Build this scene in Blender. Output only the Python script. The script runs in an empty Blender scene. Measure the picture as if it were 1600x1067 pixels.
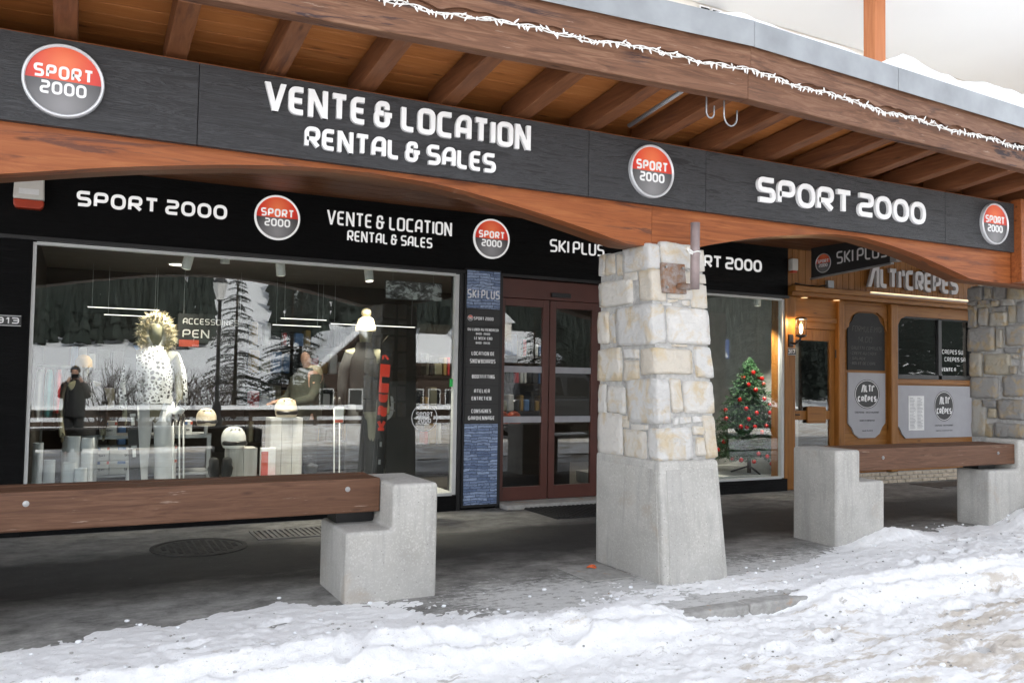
import bpy, bmesh, math, random
import numpy as np
from mathutils import Vector, Matrix, noise as mnoise
random.seed(7); np.random.seed(7)
SC = bpy.context.scene
COL = SC.collection
R = math.radians

# ------------------------------------------------------------------ camera, sky, sun, exposure
cam_d = bpy.data.cameras.new('camera'); cam = bpy.data.objects.new('camera', cam_d); COL.objects.link(cam)
cam_d.sensor_width = 36.0; cam_d.lens = 29.963; cam_d.clip_start = 0.05; cam_d.clip_end = 2000
def cam_axes(yaw, pitch, roll):
    cy, sy = math.cos(yaw), math.sin(yaw)
    f = Vector((sy*math.cos(pitch), cy*math.cos(pitch), math.sin(pitch)))
    r0 = Vector((cy, -sy, 0)); u0 = r0.cross(f)
    r = math.cos(roll)*r0 + math.sin(roll)*u0; u = -math.sin(roll)*r0 + math.cos(roll)*u0
    return r, u, f
_r, _u, _f = cam_axes(R(27.0185), R(2.5163), R(0.9402))
cam.matrix_world = Matrix(((_r.x, _u.x, -_f.x, 0), (_r.y, _u.y, -_f.y, 0), (_r.z, _u.z, -_f.z, 1.5), (0, 0, 0, 1)))
SC.camera = cam

SUN_EL, SUN_AZ = 45.0, 12.0       # the sun stands high behind the building: the street front lies in its shade
world = bpy.data.worlds.new('World'); SC.world = world; world.use_nodes = True
wn = world.node_tree.nodes; wl = world.node_tree.links
for n in list(wn): wn.remove(n)
sky = wn.new('ShaderNodeTexSky'); sky.sky_type = 'NISHITA'; sky.sun_disc = False
sky.sun_elevation = R(SUN_EL); sky.sun_rotation = R(SUN_AZ); sky.air_density = 1.0; sky.dust_density = 3.0; sky.altitude = 1500
hs = wn.new('ShaderNodeHueSaturation'); hs.inputs['Saturation'].default_value = 0.22
bg = wn.new('ShaderNodeBackground'); bg.inputs['Strength'].default_value = 0.15
wo = wn.new('ShaderNodeOutputWorld')
wl.new(sky.outputs[0], hs.inputs['Color']); wl.new(hs.outputs[0], bg.inputs[0]); wl.new(bg.outputs[0], wo.inputs[0])
sd = bpy.data.lights.new('sun', 'SUN'); sd.energy = 2.1; sd.angle = R(0.6); sd.color = (1.0, 0.95, 0.88)
so = bpy.data.objects.new('sun', sd); COL.objects.link(so)
_sv = Vector((math.sin(R(SUN_AZ))*math.cos(R(SUN_EL)), math.cos(R(SUN_AZ))*math.cos(R(SUN_EL)), math.sin(R(SUN_EL))))
so.rotation_euler = _sv.to_track_quat('Z', 'Y').to_euler(); so.location = (20, 60, 60)
SC.view_settings.view_transform = 'Standard'; SC.view_settings.look = 'None'; SC.view_settings.gamma = 1.0
SC.view_settings.exposure = 2.3; SC.view_settings.use_curve_mapping = False
SC.cycles.max_bounces = 10; SC.cycles.transparent_max_bounces = 16; SC.cycles.sample_clamp_indirect = 6.0

# ------------------------------------------------------------------ mesh helpers
def loc_of(o):
    v = Vector((0, 0, 0))
    while o is not None:
        v += o.location; o = o.parent
    return v

class MB:
    def __init__(s): s.v = []; s.f = []
    def add(s, vs, fs):
        b = len(s.v); s.v += [tuple(p) for p in vs]; s.f += [tuple(i + b for i in f) for f in fs]; return s
    def box(s, x0, x1, y0, y1, z0, z1):
        return s.add([(x0,y0,z0),(x1,y0,z0),(x1,y1,z0),(x0,y1,z0),(x0,y0,z1),(x1,y0,z1),(x1,y1,z1),(x0,y1,z1)],
                     [(0,3,2,1),(4,5,6,7),(0,1,5,4),(1,2,6,5),(2,3,7,6),(3,0,4,7)])
    def hexa(s, c):      # 8 corners in box order
        return s.add(c, [(0,3,2,1),(4,5,6,7),(0,1,5,4),(1,2,6,5),(2,3,7,6),(3,0,4,7)])
    def prism(s, poly, axis, a, b):   # poly in the two other axes
        n = len(poly)
        def mk(p, t):
            if axis == 'y': return (p[0], t, p[1])
            if axis == 'x': return (t, p[0], p[1])
            return (p[0], p[1], t)
        vs = [mk(p, a) for p in poly] + [mk(p, b) for p in poly]
        fs = [tuple(range(n)), tuple(range(2*n-1, n-1, -1))] + [(i, (i+1) % n, n + (i+1) % n, n + i) for i in range(n)]
        return s.add(vs, fs)
    def tube(s, pts, r, n=8, cap=True):
        pts = [Vector(p) for p in pts]; m = len(pts)
        rs = r if isinstance(r, (list, tuple)) else [r]*m
        vs = []; prev = None
        for i, p in enumerate(pts):
            t = (pts[min(i+1, m-1)] - pts[max(i-1, 0)]).normalized()
            if prev is None:
                a = Vector((0,0,1)) if abs(t.z) < .9 else Vector((1,0,0)); nx = t.cross(a).normalized()
            else: nx = (prev - t*prev.dot(t)).normalized()
            prev = nx; ny = t.cross(nx)
            for k in range(n):
                a = 2*math.pi*k/n; vs.append(p + (nx*math.cos(a) + ny*math.sin(a))*rs[i])
        fs = [(i*n+k, i*n+(k+1) % n, (i+1)*n+(k+1) % n, (i+1)*n+k) for i in range(m-1) for k in range(n)]
        if cap: fs += [tuple(range(n-1, -1, -1)), tuple(range((m-1)*n, m*n))]
        return s.add(vs, fs)
    def lathe(s, prof, o=(0,0,0), n=16, axis='z'):   # prof (r, h)
        vs = []; m = len(prof)
        for r, h in prof:
            for k in range(n):
                a = 2*math.pi*k/n; c, d = r*math.cos(a), r*math.sin(a)
                p = (c, d, h) if axis == 'z' else ((c, h, d) if axis == 'y' else (h, c, d))
                vs.append((p[0]+o[0], p[1]+o[1], p[2]+o[2]))
        fs = [(i*n+k, i*n+(k+1) % n, (i+1)*n+(k+1) % n, (i+1)*n+k) for i in range(m-1) for k in range(n)]
        fs += [tuple(range(n-1, -1, -1)), tuple(range((m-1)*n, m*n))]
        return s.add(vs, fs)
    def ball(s, c, r, n=10, m=7, sc=(1,1,1)):
        prof = [(max(1e-4, r*math.sin(math.pi*i/m)), -r*math.cos(math.pi*i/m)) for i in range(m+1)]
        k = len(s.v); s.lathe(prof, (0,0,0), n)
        s.v[k:] = [(c[0]+x*sc[0], c[1]+y*sc[1], c[2]+z*sc[2]) for x, y, z in s.v[k:]]; return s
    def build(s, name, mat, parent=None, org=None, smooth=False, bevel=0, seg=2, recalc=True, label=None, cat=None, group=None, kind=None):
        me = bpy.data.meshes.new(name)
        o = bpy.data.objects.new(name, me); COL.objects.link(o)
        if parent is not None: base = loc_of(parent); o.parent = parent
        else: base = Vector(org if org else (0,0,0)); o.location = base
        me.from_pydata([(x-base.x, y-base.y, z-base.z) for x, y, z in s.v], [], s.f)
        if recalc:
            bm = bmesh.new(); bm.from_mesh(me); bmesh.ops.recalc_face_normals(bm, faces=bm.faces[:]); bm.to_mesh(me); bm.free()
        if mat is not None: me.materials.append(mat)
        if smooth: me.polygons.foreach_set('use_smooth', [True]*len(me.polygons))
        if bevel:
            b = o.modifiers.new('bevel', 'BEVEL'); b.width = bevel; b.segments = seg; b.limit_method = 'ANGLE'; b.angle_limit = R(35)
        me.update(); tag(o, label, cat, group, kind); return o

def tag(o, label=None, cat=None, group=None, kind=None):
    if label: o['label'] = label
    if cat: o['category'] = cat
    if group: o['group'] = group
    if kind: o['kind'] = kind
    return o
def thing(name, loc, label, cat, group=None):
    o = bpy.data.objects.new(name, None); COL.objects.link(o); o.location = loc; o.empty_display_size = .2
    return tag(o, label, cat, group)
def B(*a): return MB().box(*a)
def copy_tree(o, parent=None):
    c = o.copy(); COL.objects.link(c); c.parent = parent
    for ch in list(o.children): copy_tree(ch, c)
    return c
def fbm(x, y, z=0.0, o=4):
    return mnoise.fractal(Vector((x, y, z)), 1.0, 2.0, o)

# ------------------------------------------------------------------ materials
MATS = {}
class NT:
    def __init__(s, name):
        s.m = bpy.data.materials.new(name); s.m.use_nodes = True; s.t = s.m.node_tree; s.n = s.t.nodes; s.l = s.t.links
        for x in list(s.n): s.n.remove(x)
        s.out = s.n.new('ShaderNodeOutputMaterial'); s.p = s.n.new('ShaderNodeBsdfPrincipled'); s.l.new(s.p.outputs[0], s.out.inputs[0])
        MATS[name] = s.m
    def node(s, t, **k):
        n = s.n.new(t)
        for a, v in k.items():
            if a.startswith('_'): n.inputs[a[1:].replace('_', ' ')].default_value = v
            else: setattr(n, a, v)
        return n
    def coord(s, scale=(1,1,1), rnd=0.0, rot=(0,0,0)):
        tc = s.node('ShaderNodeTexCoord'); mp = s.node('ShaderNodeMapping'); mp.inputs['Scale'].default_value = scale; mp.inputs['Rotation'].default_value = rot
        s.l.new(tc.outputs['Object'], mp.inputs['Vector'])
        if rnd:
            oi = s.node('ShaderNodeObjectInfo'); ml = s.node('ShaderNodeMath', operation='MULTIPLY'); ml.inputs[1].default_value = rnd
            s.l.new(oi.outputs['Random'], ml.inputs[0]); s.l.new(ml.outputs[0], mp.inputs['Location'])
        return mp.outputs[0]
    def noise(s, vec, scale=5, detail=5, rough=.55, dist=0):
        n = s.node('ShaderNodeTexNoise'); n.inputs['Scale'].default_value = scale; n.inputs['Detail'].default_value = detail
        n.inputs['Roughness'].default_value = rough; n.inputs['Distortion'].default_value = dist; s.l.new(vec, n.inputs['Vector']); return n.outputs['Fac']
    def ramp(s, fac, stops):
        r = s.node('ShaderNodeValToRGB'); e = r.color_ramp.elements
        while len(e) > 1: e.remove(e[-1])
        e[0].position = stops[0][0]; e[0].color = c4(stops[0][1])
        for p, c in stops[1:]:
            x = e.new(p); x.color = c4(c)
        s.l.new(fac, r.inputs[0]); return r.outputs[0]
    def mix(s, fac, a, b, mode='MIX'):
        m = s.node('ShaderNodeMix', data_type='RGBA', blend_type=mode)
        for sock, v in ((m.inputs['Factor'], fac), (m.inputs['A'], a), (m.inputs['B'], b)):
            pass
        ins = [i for i in m.inputs if i.enabled]
        for sock, v in zip(ins, (fac, a, b)):
            if hasattr(v, 'is_output'): s.l.new(v, sock)
            else: sock.default_value = v if isinstance(v, float) else c4(v)
        return [o for o in m.outputs if o.enabled][0]
    def bump(s, h, strength=.3, dist=.01, nrm=None):
        b = s.node('ShaderNodeBump'); b.inputs['Strength'].default_value = strength; b.inputs['Distance'].default_value = dist
        s.l.new(h, b.inputs['Height'])
        if nrm is not None: s.l.new(nrm, b.inputs['Normal'])
        s.l.new(b.outputs[0], s.p.inputs['Normal']); return b.outputs[0]
    def col(s, c):
        if hasattr(c, 'is_output'): s.l.new(c, s.p.inputs['Base Color'])
        else: s.p.inputs['Base Color'].default_value = c4(c)
    def set(s, **k):
        for a, v in k.items(): s.p.inputs[a.replace('_', ' ')].default_value = v
        return s
def c4(c):
    if isinstance(c, (int, float)): return (c, c, c, 1)
    return (c[0], c[1], c[2], 1)

def plain(name, c, rough=.5, metal=0, var=.12, scale=6, bump=0, bscale=60, coat=0):
    t = NT(name); v = t.coord()
    n = t.noise(v, scale, 5)
    a = [x*(1-var) for x in (c if not isinstance(c, (int, float)) else (c,)*3)]; b = [min(1, x*(1+var)) for x in (c if not isinstance(c, (int, float)) else (c,)*3)]
    t.col(t.ramp(n, [(.3, a), (.7, b)])); t.set(Roughness=rough, Metallic=metal)
    if coat: t.p.inputs['Coat Weight'].default_value = coat
    if bump: t.bump(t.noise(v, bscale, 4), bump, .01)
    return t.m
def wood(name, dark, mid, light, axis='x', rough=.45, knots=.5, wear=0.0, stain=0.0, fine=1.0):
    t = NT(name)
    k = {'x': (1, 14, 14), 'y': (14, 1, 14), 'z': (14, 14, 1)}[axis]
    v = t.coord(tuple(q*fine for q in k), 37.0)
    g = t.noise(v, 1.3, 9, .62, 1.2)
    c = t.ramp(g, [(.28, dark), (.5, mid), (.75, light)])
    kk = {'x': (.8, 3.2, 3.2), 'y': (3.2, .8, 3.2), 'z': (3.2, 3.2, .8)}[axis]
    v2 = t.coord(kk, 19.0)
    lo = t.noise(v2, .9, 3, .5)
    c = t.mix(t.ramp(lo, [(.35, 0), (.7, .55)]), c, mid)
    if knots:
        vo = t.node('ShaderNodeTexVoronoi'); vo.inputs['Scale'].default_value = 2.2; t.l.new(t.coord(kk, 11.0), vo.inputs['Vector'])
        kf = t.ramp(vo.outputs['Distance'], [(.03, knots), (.11, 0)])
        c = t.mix(kf, c, tuple(x*.35 for x in dark))
    if stain:
        sv = t.coord(tuple(q*.5 for q in k), 5.0)
        sf = t.ramp(t.noise(sv, 1.6, 8, .7, .6), [(.56, 0), (.61, stain)])
        m2 = t.ramp(t.noise(t.coord((1,1,1), 3.0), 1.1, 2), [(.48, 0), (.58, 1)])
        sf2 = t.node('ShaderNodeMath', operation='MULTIPLY'); t.l.new(sf, sf2.inputs[0]); t.l.new(m2, sf2.inputs[1])
        c = t.mix(sf2.outputs[0], c, (.02, .014, .02))
    if wear:
        wv = t.coord(tuple(q*1.6 for q in k), 23.0)
        wf = t.ramp(t.noise(wv, 1.5, 8, .7), [(.63, 0), (.70, wear)])
        c = t.mix(wf, c, (.42, .33, .27))
    t.col(c); t.set(Roughness=rough); t.p.inputs['Specular IOR Level'].default_value = .3; t.bump(g, .35, .006)
    return t.m

def make_materials():
    M_ = MATS
    wood('arch_wood', (.14,.038,.011), (.265,.078,.023), (.36,.128,.043), 'x', .45, .8, 0, .6, 1.3)
    wood('soffit_wood', (.085,.032,.013), (.135,.052,.021), (.18,.075,.032), 'x', .5, .5, 0, 0, .8)
    wood('plank_wood', (.26,.090,.026), (.40,.147,.042), (.48,.205,.068), 'x', .5, .8, 0, 0, .9)
    wood('rafter_wood', (.085,.031,.014), (.165,.064,.027), (.24,.105,.048), 'y', .55, .7, .15, .3, 1.3)
    wood('eave_wood', (.065,.030,.018), (.155,.074,.042), (.27,.155,.098), 'x', .6, .8, .6, .9, 1.6)
    wood('bench_wood', (.047,.021,.012), (.118,.056,.031), (.18,.098,.060), 'x', .55, .6, .8, 0, 2.0)
    wood('pine_x', (.155,.058,.012), (.255,.104,.021), (.35,.165,.043), 'x', .45, .8)
    wood('pine_z', (.155,.058,.012), (.255,.104,.021), (.35,.165,.043), 'z', .45, .8)
    wood('post_wood', (.34,.115,.045), (.46,.17,.07), (.54,.23,.11), 'z', .5, .4)
    wood('pale_plank', (.30,.29,.27), (.42,.41,.39), (.50,.49,.47), 'z', .6, .3)
    wood('dark_shelf', (.012,.009,.007), (.022,.016,.012), (.035,.025,.018), 'x', .5, .3)
    # embossed black sign cladding
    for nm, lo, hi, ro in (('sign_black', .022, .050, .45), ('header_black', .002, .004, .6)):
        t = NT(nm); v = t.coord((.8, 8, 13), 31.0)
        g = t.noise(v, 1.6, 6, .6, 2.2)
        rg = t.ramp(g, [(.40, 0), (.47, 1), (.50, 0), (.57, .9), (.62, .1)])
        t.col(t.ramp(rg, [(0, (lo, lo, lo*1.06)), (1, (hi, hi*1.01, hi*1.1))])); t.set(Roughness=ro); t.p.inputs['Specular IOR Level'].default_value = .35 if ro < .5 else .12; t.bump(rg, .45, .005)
    plain('letter_white', .80, .35, 0, .03); plain('letter_side', .55, .5); plain('letter_grey', (.50,.49,.49), .45, 0, .05)
    plain('rim_silver', (.66,.67,.69), .3, .35, .04); plain('print_white', .78, .5, 0, .02); plain('print_black', .022, .5); plain('print_grey', (.30,.30,.32), .5)
    t = NT('disc_red'); tc = t.node('ShaderNodeTexCoord'); gr = t.node('ShaderNodeTexGradient', gradient_type='SPHERICAL'); mp = t.node('ShaderNodeMapping')
    mp.inputs['Scale'].default_value = (3.4, 3.4, 3.4); mp.inputs['Location'].default_value = (0, 0, -.36)
    t.l.new(tc.outputs['Object'], mp.inputs[0]); t.l.new(mp.outputs[0], gr.inputs[0])
    t.col(t.ramp(gr.outputs['Fac'], [(0, (.33,.012,.02)), (.45, (.62,.045,.025)), (1, (.80,.20,.08))])); t.set(Roughness=.3)
    t = NT('disc_grey'); tc = t.node('ShaderNodeTexCoord'); gr = t.node('ShaderNodeTexGradient', gradient_type='SPHERICAL'); mp = t.node('ShaderNodeMapping')
    mp.inputs['Scale'].default_value = (3.6, 3.6, 3.6); mp.inputs['Location'].default_value = (0, 0, .5)
    t.l.new(tc.outputs['Object'], mp.inputs[0]); t.l.new(mp.outputs[0], gr.inputs[0])
    t.col(t.ramp(gr.outputs['Fac'], [(0, (.022,.021,.023)), (1, (.24,.235,.24))])); t.set(Roughness=.3)
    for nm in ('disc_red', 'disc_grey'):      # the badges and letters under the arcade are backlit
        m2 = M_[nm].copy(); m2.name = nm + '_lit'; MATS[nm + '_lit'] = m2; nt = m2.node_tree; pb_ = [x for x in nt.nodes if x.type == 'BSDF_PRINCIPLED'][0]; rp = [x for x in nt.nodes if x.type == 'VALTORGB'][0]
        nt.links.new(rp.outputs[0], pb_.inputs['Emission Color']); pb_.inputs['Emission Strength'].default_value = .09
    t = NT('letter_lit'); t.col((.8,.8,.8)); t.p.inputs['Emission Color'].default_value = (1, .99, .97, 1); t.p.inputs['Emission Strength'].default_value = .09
    # concrete with aggregate
    t = NT('concrete'); v = t.coord((1,1,1), 9.0)
    n = t.noise(v, 3, 6, .6)
    c = t.ramp(n, [(.3, (.38,.367,.335)), (.7, (.49,.477,.445))])
    vo = t.node('ShaderNodeTexVoronoi'); vo.inputs['Scale'].default_value = 95; t.l.new(v, vo.inputs['Vector'])
    c = t.mix(t.ramp(vo.outputs['Color'], [(.6, 0), (.85, .40)]), c, (.64,.63,.60))
    vo2 = t.node('ShaderNodeTexVoronoi'); vo2.inputs['Scale'].default_value = 26; t.l.new(v, vo2.inputs['Vector'])
    c = t.mix(t.ramp(vo2.outputs['Distance'], [(.06, .8), (.12, 0)]), c, (.13,.125,.12))
    st = t.ramp(t.noise(t.coord((7, 7, .7), 5.0), 1.7, 6, .65), [(.52, 0), (.68, .5)]); c = t.mix(st, c, (.27,.262,.25))
    bl = t.ramp(t.noise(v, 1.6, 4, .55), [(.40, .35), (.60, 0)]); c = t.mix(bl, c, (.30,.295,.285))
    rs = t.ramp(t.noise(v, 2.1, 5, .6, .5), [(.60, 0), (.72, .5)])
    c = t.mix(rs, c, (.36,.29,.22))
    t.col(c); t.set(Roughness=.85); t.bump(t.noise(v, 140, 3), .35, .004)
    t = NT('mortar'); v = t.coord(); t.col(t.ramp(t.noise(v, 25, 6), [(.3, (.30,.295,.285)), (.7, (.50,.49,.47))])); t.set(Roughness=.95); t.bump(t.noise(v, 55, 5), .8, .01)
    for nm, cl in (('stone_cream', [(0, (.74,.73,.71)), (.4, (.82,.80,.76)), (.7, (.78,.71,.60)), (1, (.86,.85,.83))]),
                   ('stone_grey', [(0, (.30,.295,.285)), (.45, (.38,.37,.35)), (.7, (.47,.42,.32)), (1, (.50,.49,.46))])):
        t = NT(nm); v = t.coord((1,1,1), 91.0); oi = t.node('ShaderNodeObjectInfo')
        c = t.ramp(oi.outputs['Random'], cl)
        c = t.mix(t.ramp(t.noise(v, 9, 7, .65), [(.46, 0), (.80, .34)]), c, tuple(x*.62 for x in cl[1][1]))
        ys = t.ramp(t.noise(v, 5.5, 6, .62, .8), [(.49, 0), (.66, .72)])
        c = t.mix(ys, c, (.70,.54,.30) if nm == 'stone_cream' else (.50,.36,.18))
        t.col(c); t.set(Roughness=.9); n1 = t.noise(v, 16, 10, .78); t.bump(n1, 1.0, .045)
    # asphalt with dusty, salt-pale patches
    t = NT('asphalt'); v = t.coord()
    fine = t.noise(v, 120, 5, .8); c = t.ramp(fine, [(.38, (.007,.007,.007)), (.56, (.028,.027,.026)), (.70, (.13,.127,.12))])
    sx = t.node('ShaderNodeSeparateXYZ'); t.l.new(v, sx.inputs[0])
    wob = t.node('ShaderNodeMath', operation='MULTIPLY_ADD'); t.l.new(t.noise(t.coord((.5,1,1)), 1.6, 6, .6), wob.inputs[0]); wob.inputs[1].default_value = 1.3
    t.l.new(sx.outputs['Y'], wob.inputs[2])
    mr = t.node('ShaderNodeMapRange'); mr.inputs['From Min'].default_value = 4.5; mr.inputs['From Max'].default_value = 9.8; t.l.new(wob.outputs[0], mr.inputs['Value'])
    dust = t.ramp(mr.outputs[0], [(.28, .95), (.43, .80), (.52, .10), (.70, .04), (.79, .50), (1, .7)])
    pat = t.ramp(t.noise(t.coord((.9,1.3,1)), 3.6, 12, .80), [(.36, .20), (.50, .60), (.64, 1)])
    dm = t.node('ShaderNodeMath', operation='MULTIPLY'); t.l.new(dust, dm.inputs[0]); t.l.new(pat, dm.inputs[1])
    c = t.mix(dm.outputs[0], c, (.46,.45,.425))
    # trodden frost and salt crust before the entrance
    fy = t.node('ShaderNodeMapRange'); fy.inputs['From Min'].default_value = 6.15; fy.inputs['From Max'].default_value = 5.35; t.l.new(sx.outputs['Y'], fy.inputs['Value'])
    fx = t.node('ShaderNodeMapRange'); fx.inputs['From Min'].default_value = 1.7; fx.inputs['From Max'].default_value = 2.7; t.l.new(sx.outputs['X'], fx.inputs['Value'])
    fm = t.node('ShaderNodeMath', operation='MULTIPLY'); t.l.new(fy.outputs[0], fm.inputs[0]); t.l.new(fx.outputs[0], fm.inputs[1])
    fa = t.node('ShaderNodeMath', operation='MULTIPLY_ADD'); t.l.new(fm.outputs[0], fa.inputs[0]); fa.inputs[1].default_value = .24; t.l.new(t.noise(t.coord((.8, 1.5, 1)), 13, 10, .82), fa.inputs[2])
    c = t.mix(t.ramp(fa.outputs[0], [(.64, 0), (.72, .8)]), c, (.66,.655,.64))
    wh = t.ramp(t.noise(v, 46, 3, .6), [(.70, 0), (.73, .7)])
    c = t.mix(wh, c, (.55,.55,.54))
    t.col(c); t.set(Roughness=.72); t.bump(fine, .8, .008)
    # snow, clean to dirty
    t = NT('snow'); v = t.coord()
    sx = t.node('ShaderNodeSeparateXYZ'); t.l.new(v, sx.inputs[0])
    n1 = t.noise(t.coord((.55, 2.1, 1), 0, (0, 0, R(14))), 2.3, 10, .70, .4)
    n2 = t.noise(t.coord((.6, 2.6, 1), 0, (0, 0, R(16))), 6.0, 9, .74, .3)
    # ploughed grit lies towards the carriageway (x minus y grows)
    ad = t.node('ShaderNodeMath', operation='MULTIPLY_ADD'); t.l.new(sx.outputs['Y'], ad.inputs[0]); ad.inputs[1].default_value = -1.0; ad.inputs[2].default_value = 4.6
    ad1 = t.node('ShaderNodeMath', operation='MULTIPLY_ADD'); t.l.new(sx.outputs['X'], ad1.inputs[0]); ad1.inputs[1].default_value = .22; t.l.new(ad.outputs[0], ad1.inputs[2])
    mr2 = t.node('ShaderNodeMapRange'); mr2.inputs['From Min'].default_value = 1.25; mr2.inputs['From Max'].default_value = 2.1; t.l.new(ad1.outputs[0], mr2.inputs['Value'])
    gr = t.ramp(mr2.outputs[0], [(0, 0), (1.0, .15)])
    ad2 = t.node('ShaderNodeMath', operation='ADD'); t.l.new(n1, ad2.inputs[0]); t.l.new(gr, ad2.inputs[1])
    d1 = t.ramp(ad2.outputs[0], [(.62, 0), (.67, .7), (.80, .95)])
    d2 = t.ramp(n2, [(.59, 0), (.65, .75)])
    d2m = t.node('ShaderNodeMath', operation='MULTIPLY'); t.l.new(d2, d2m.inputs[0]); t.l.new(t.ramp(n1, [(.40, 0), (.56, 1)]), d2m.inputs[1])
    c = t.mix(d1, (.90,.90,.90), (.56,.49,.40)); c = t.mix(d2m.outputs[0], c, (.34,.31,.265))
    gv = t.ramp(t.noise(v, 52, 6, .78), [(.58, 0), (.66, .75)]); gm = t.node('ShaderNodeMath', operation='MULTIPLY'); t.l.new(gv, gm.inputs[0]); t.l.new(t.ramp(t.noise(t.coord((.8, 1.8, 1)), 3.3, 6, .65), [(.42, .05), (.60, 1)]), gm.inputs[1])
    c = t.mix(gm.outputs[0], c, (.30,.26,.21))
    t.col(c); t.set(Roughness=.6); t.p.inputs['Specular IOR Level'].default_value = .25
    t.bump(t.noise(v, 26, 10, .80), .6, .03)
    t = NT('clean_snow'); v = t.coord(); t.col(t.ramp(t.noise(v, 3, 5), [(.3, (.76,.78,.81)), (.7, (.85,.86,.87))])); t.set(Roughness=.6); t.bump(t.noise(v, 14, 6), .5, .03)
    t = NT('kerb_stone'); v = t.coord(); c = t.ramp(t.noise(v, 14, 7, .7), [(.3, (.24,.235,.22)), (.7, (.42,.41,.39))])
    c = t.mix(t.ramp(t.noise(v, 7, 6, .6), [(.60, 0), (.68, .7)]), c, (.36,.20,.09)); t.col(c); t.set(Roughness=.9); t.bump(t.noise(v, 60, 4), .5, .01)
    # shop glazing: coated pane, clear with a strong mirror
    for nm, base, tint in (('glass', .025, (.90,.93,.92)), ('door_glass', .02, (.80,.82,.81)), ('old_glass', .05, (.55,.56,.55))):
        t = NT(nm); t.n.remove(t.p)
        tr = t.node('ShaderNodeBsdfTransparent'); tr.inputs[0].default_value = c4(tint)
        gl = t.node('ShaderNodeBsdfGlossy'); gl.inputs['Roughness'].default_value = 0.0; gl.inputs[0].default_value = (1, 1, 1, 1)
        lw = t.node('ShaderNodeLayerWeight'); lw.inputs[0].default_value = .5; pw = t.node('ShaderNodeMath', operation='POWER'); pw.inputs[1].default_value = 5.0; t.l.new(lw.outputs['Facing'], pw.inputs[0])
        fr = t.node('ShaderNodeMath', operation='MULTIPLY_ADD'); fr.inputs[1].default_value = .95; fr.inputs[2].default_value = .045; t.l.new(pw.outputs[0], fr.inputs[0])   # Schlick
        ad = t.node('ShaderNodeMath', operation='ADD', use_clamp=True); t.l.new(fr.outputs[0], ad.inputs[0]); ad.inputs[1].default_value = base
        mx = t.node('ShaderNodeMixShader'); t.l.new(ad.outputs[0], mx.inputs[0]); t.l.new(tr.outputs[0], mx.inputs[1]); t.l.new(gl.outputs[0], mx.inputs[2]); t.l.new(mx.outputs[0], t.out.inputs[0])
        if nm == 'old_glass':
            b = t.node('ShaderNodeBump'); b.inputs['Strength'].default_value = .16; b.inputs['Distance'].default_value = .03
            t.l.new(t.noise(t.coord((1, 1, 2.2)), 4.5, 2, .4, .8), b.inputs['Height']); t.l.new(b.outputs[0], gl.inputs['Normal'])
    # printed photograph of split slate
    t = NT('slate_print'); v = t.coord((1, 1, 1))
    dv = t.node('ShaderNodeMix', data_type='VECTOR'); 
    nz = t.node('ShaderNodeTexNoise'); nz.inputs['Scale'].default_value = 5; t.l.new(v, nz.inputs['Vector'])
    va = t.node('ShaderNodeVectorMath', operation='MULTIPLY_ADD'); t.l.new(nz.outputs['Color'], va.inputs[0]); va.inputs[1].default_value = (.10, .0, .05); t.l.new(v, va.inputs[2])
    mp = t.node('ShaderNodeMapping'); mp.inputs['Rotation'].default_value = (R(-90), 0, 0); t.l.new(va.outputs[0], mp.inputs[0])
    br = t.node('ShaderNodeTexBrick', offset=.37, squash=1.3); br.inputs['Scale'].default_value = 1; br.inputs['Brick Width'].default_value = .17; br.inputs['Row Height'].default_value = .033
    br.inputs['Mortar Size'].default_value = .004; br.inputs['Mortar Smooth'].default_value = .6
    br.inputs['Color1'].default_value = (.10,.15,.27,1); br.inputs['Color2'].default_value = (.33,.42,.60,1); br.inputs['Mortar'].default_value = (.010,.015,.028,1)
    t.l.new(mp.outputs[0], br.inputs['Vector'])
    c = t.mix(t.ramp(t.noise(t.coord((9, 1, 26)), 2.2, 8, .72, 1.0), [(.36, 1), (.52, 0)]), br.outputs['Color'], (.045,.07,.13))
    c = t.mix(t.ramp(t.noise(t.coord((7, 1, 30)), 2.6, 8, .7, 1.0), [(.60, 0), (.69, .7)]), c, (.46,.54,.68))
    t.col(c); t.set(Roughness=.4)
    t = NT('mountain_print'); v = t.coord((1, 1, 1.6)); n = t.noise(v, 7, 9, .7, .6); t.col(t.ramp(n, [(.40, .02), (.5, .12), (.58, .55)])); t.set(Roughness=.4)
    plain('steel', (.38,.38,.38), .4, .8); plain('galv', (.33,.34,.35), .45, .55, .2, 5); plain('flashing', (.30,.315,.33), .42, .5, .18, 3)
    t = NT('rust_steel'); v = t.coord(); c = t.ramp(t.noise(v, 16, 6, .65), [(.36, (.30,.27,.26)), (.55, (.24,.15,.10)), (.7, (.30,.11,.04))]); t.col(c); t.set(Roughness=.7, Metallic=.25)
    plain('pipe_paint', (.27,.215,.21), .5, .2, .2, 8); plain('cast_iron', (.035,.033,.032), .6, .4, .4, 20, .6, 40); plain('grate_steel', (.16,.155,.15), .5, .6, .3, 12)
    plain('mat_rubber', (.012,.012,.012), .8, 0, .4, 30, .8, 80); plain('black_metal', (.008,.008,.009), .42, 0, .2); plain('black_plastic', (.015,.015,.016), .4)
    plain('door_brown', (.085,.026,.018), .40, 0, .12, 4); plain('frame_white', (.52,.53,.52), .4, 0, .05); plain('dark_frame', (.018,.018,.019), .35)
    plain('render_cream', (.88,.83,.75), .9, 0, .05, 2, .25, 60); plain('render_white', (.93,.925,.91), .9, 0, .012, 1, .1, 60); plain('cable_white', (.75,.75,.72), .5); plain('bulb_white', (.82,.82,.80), .3)
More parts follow.
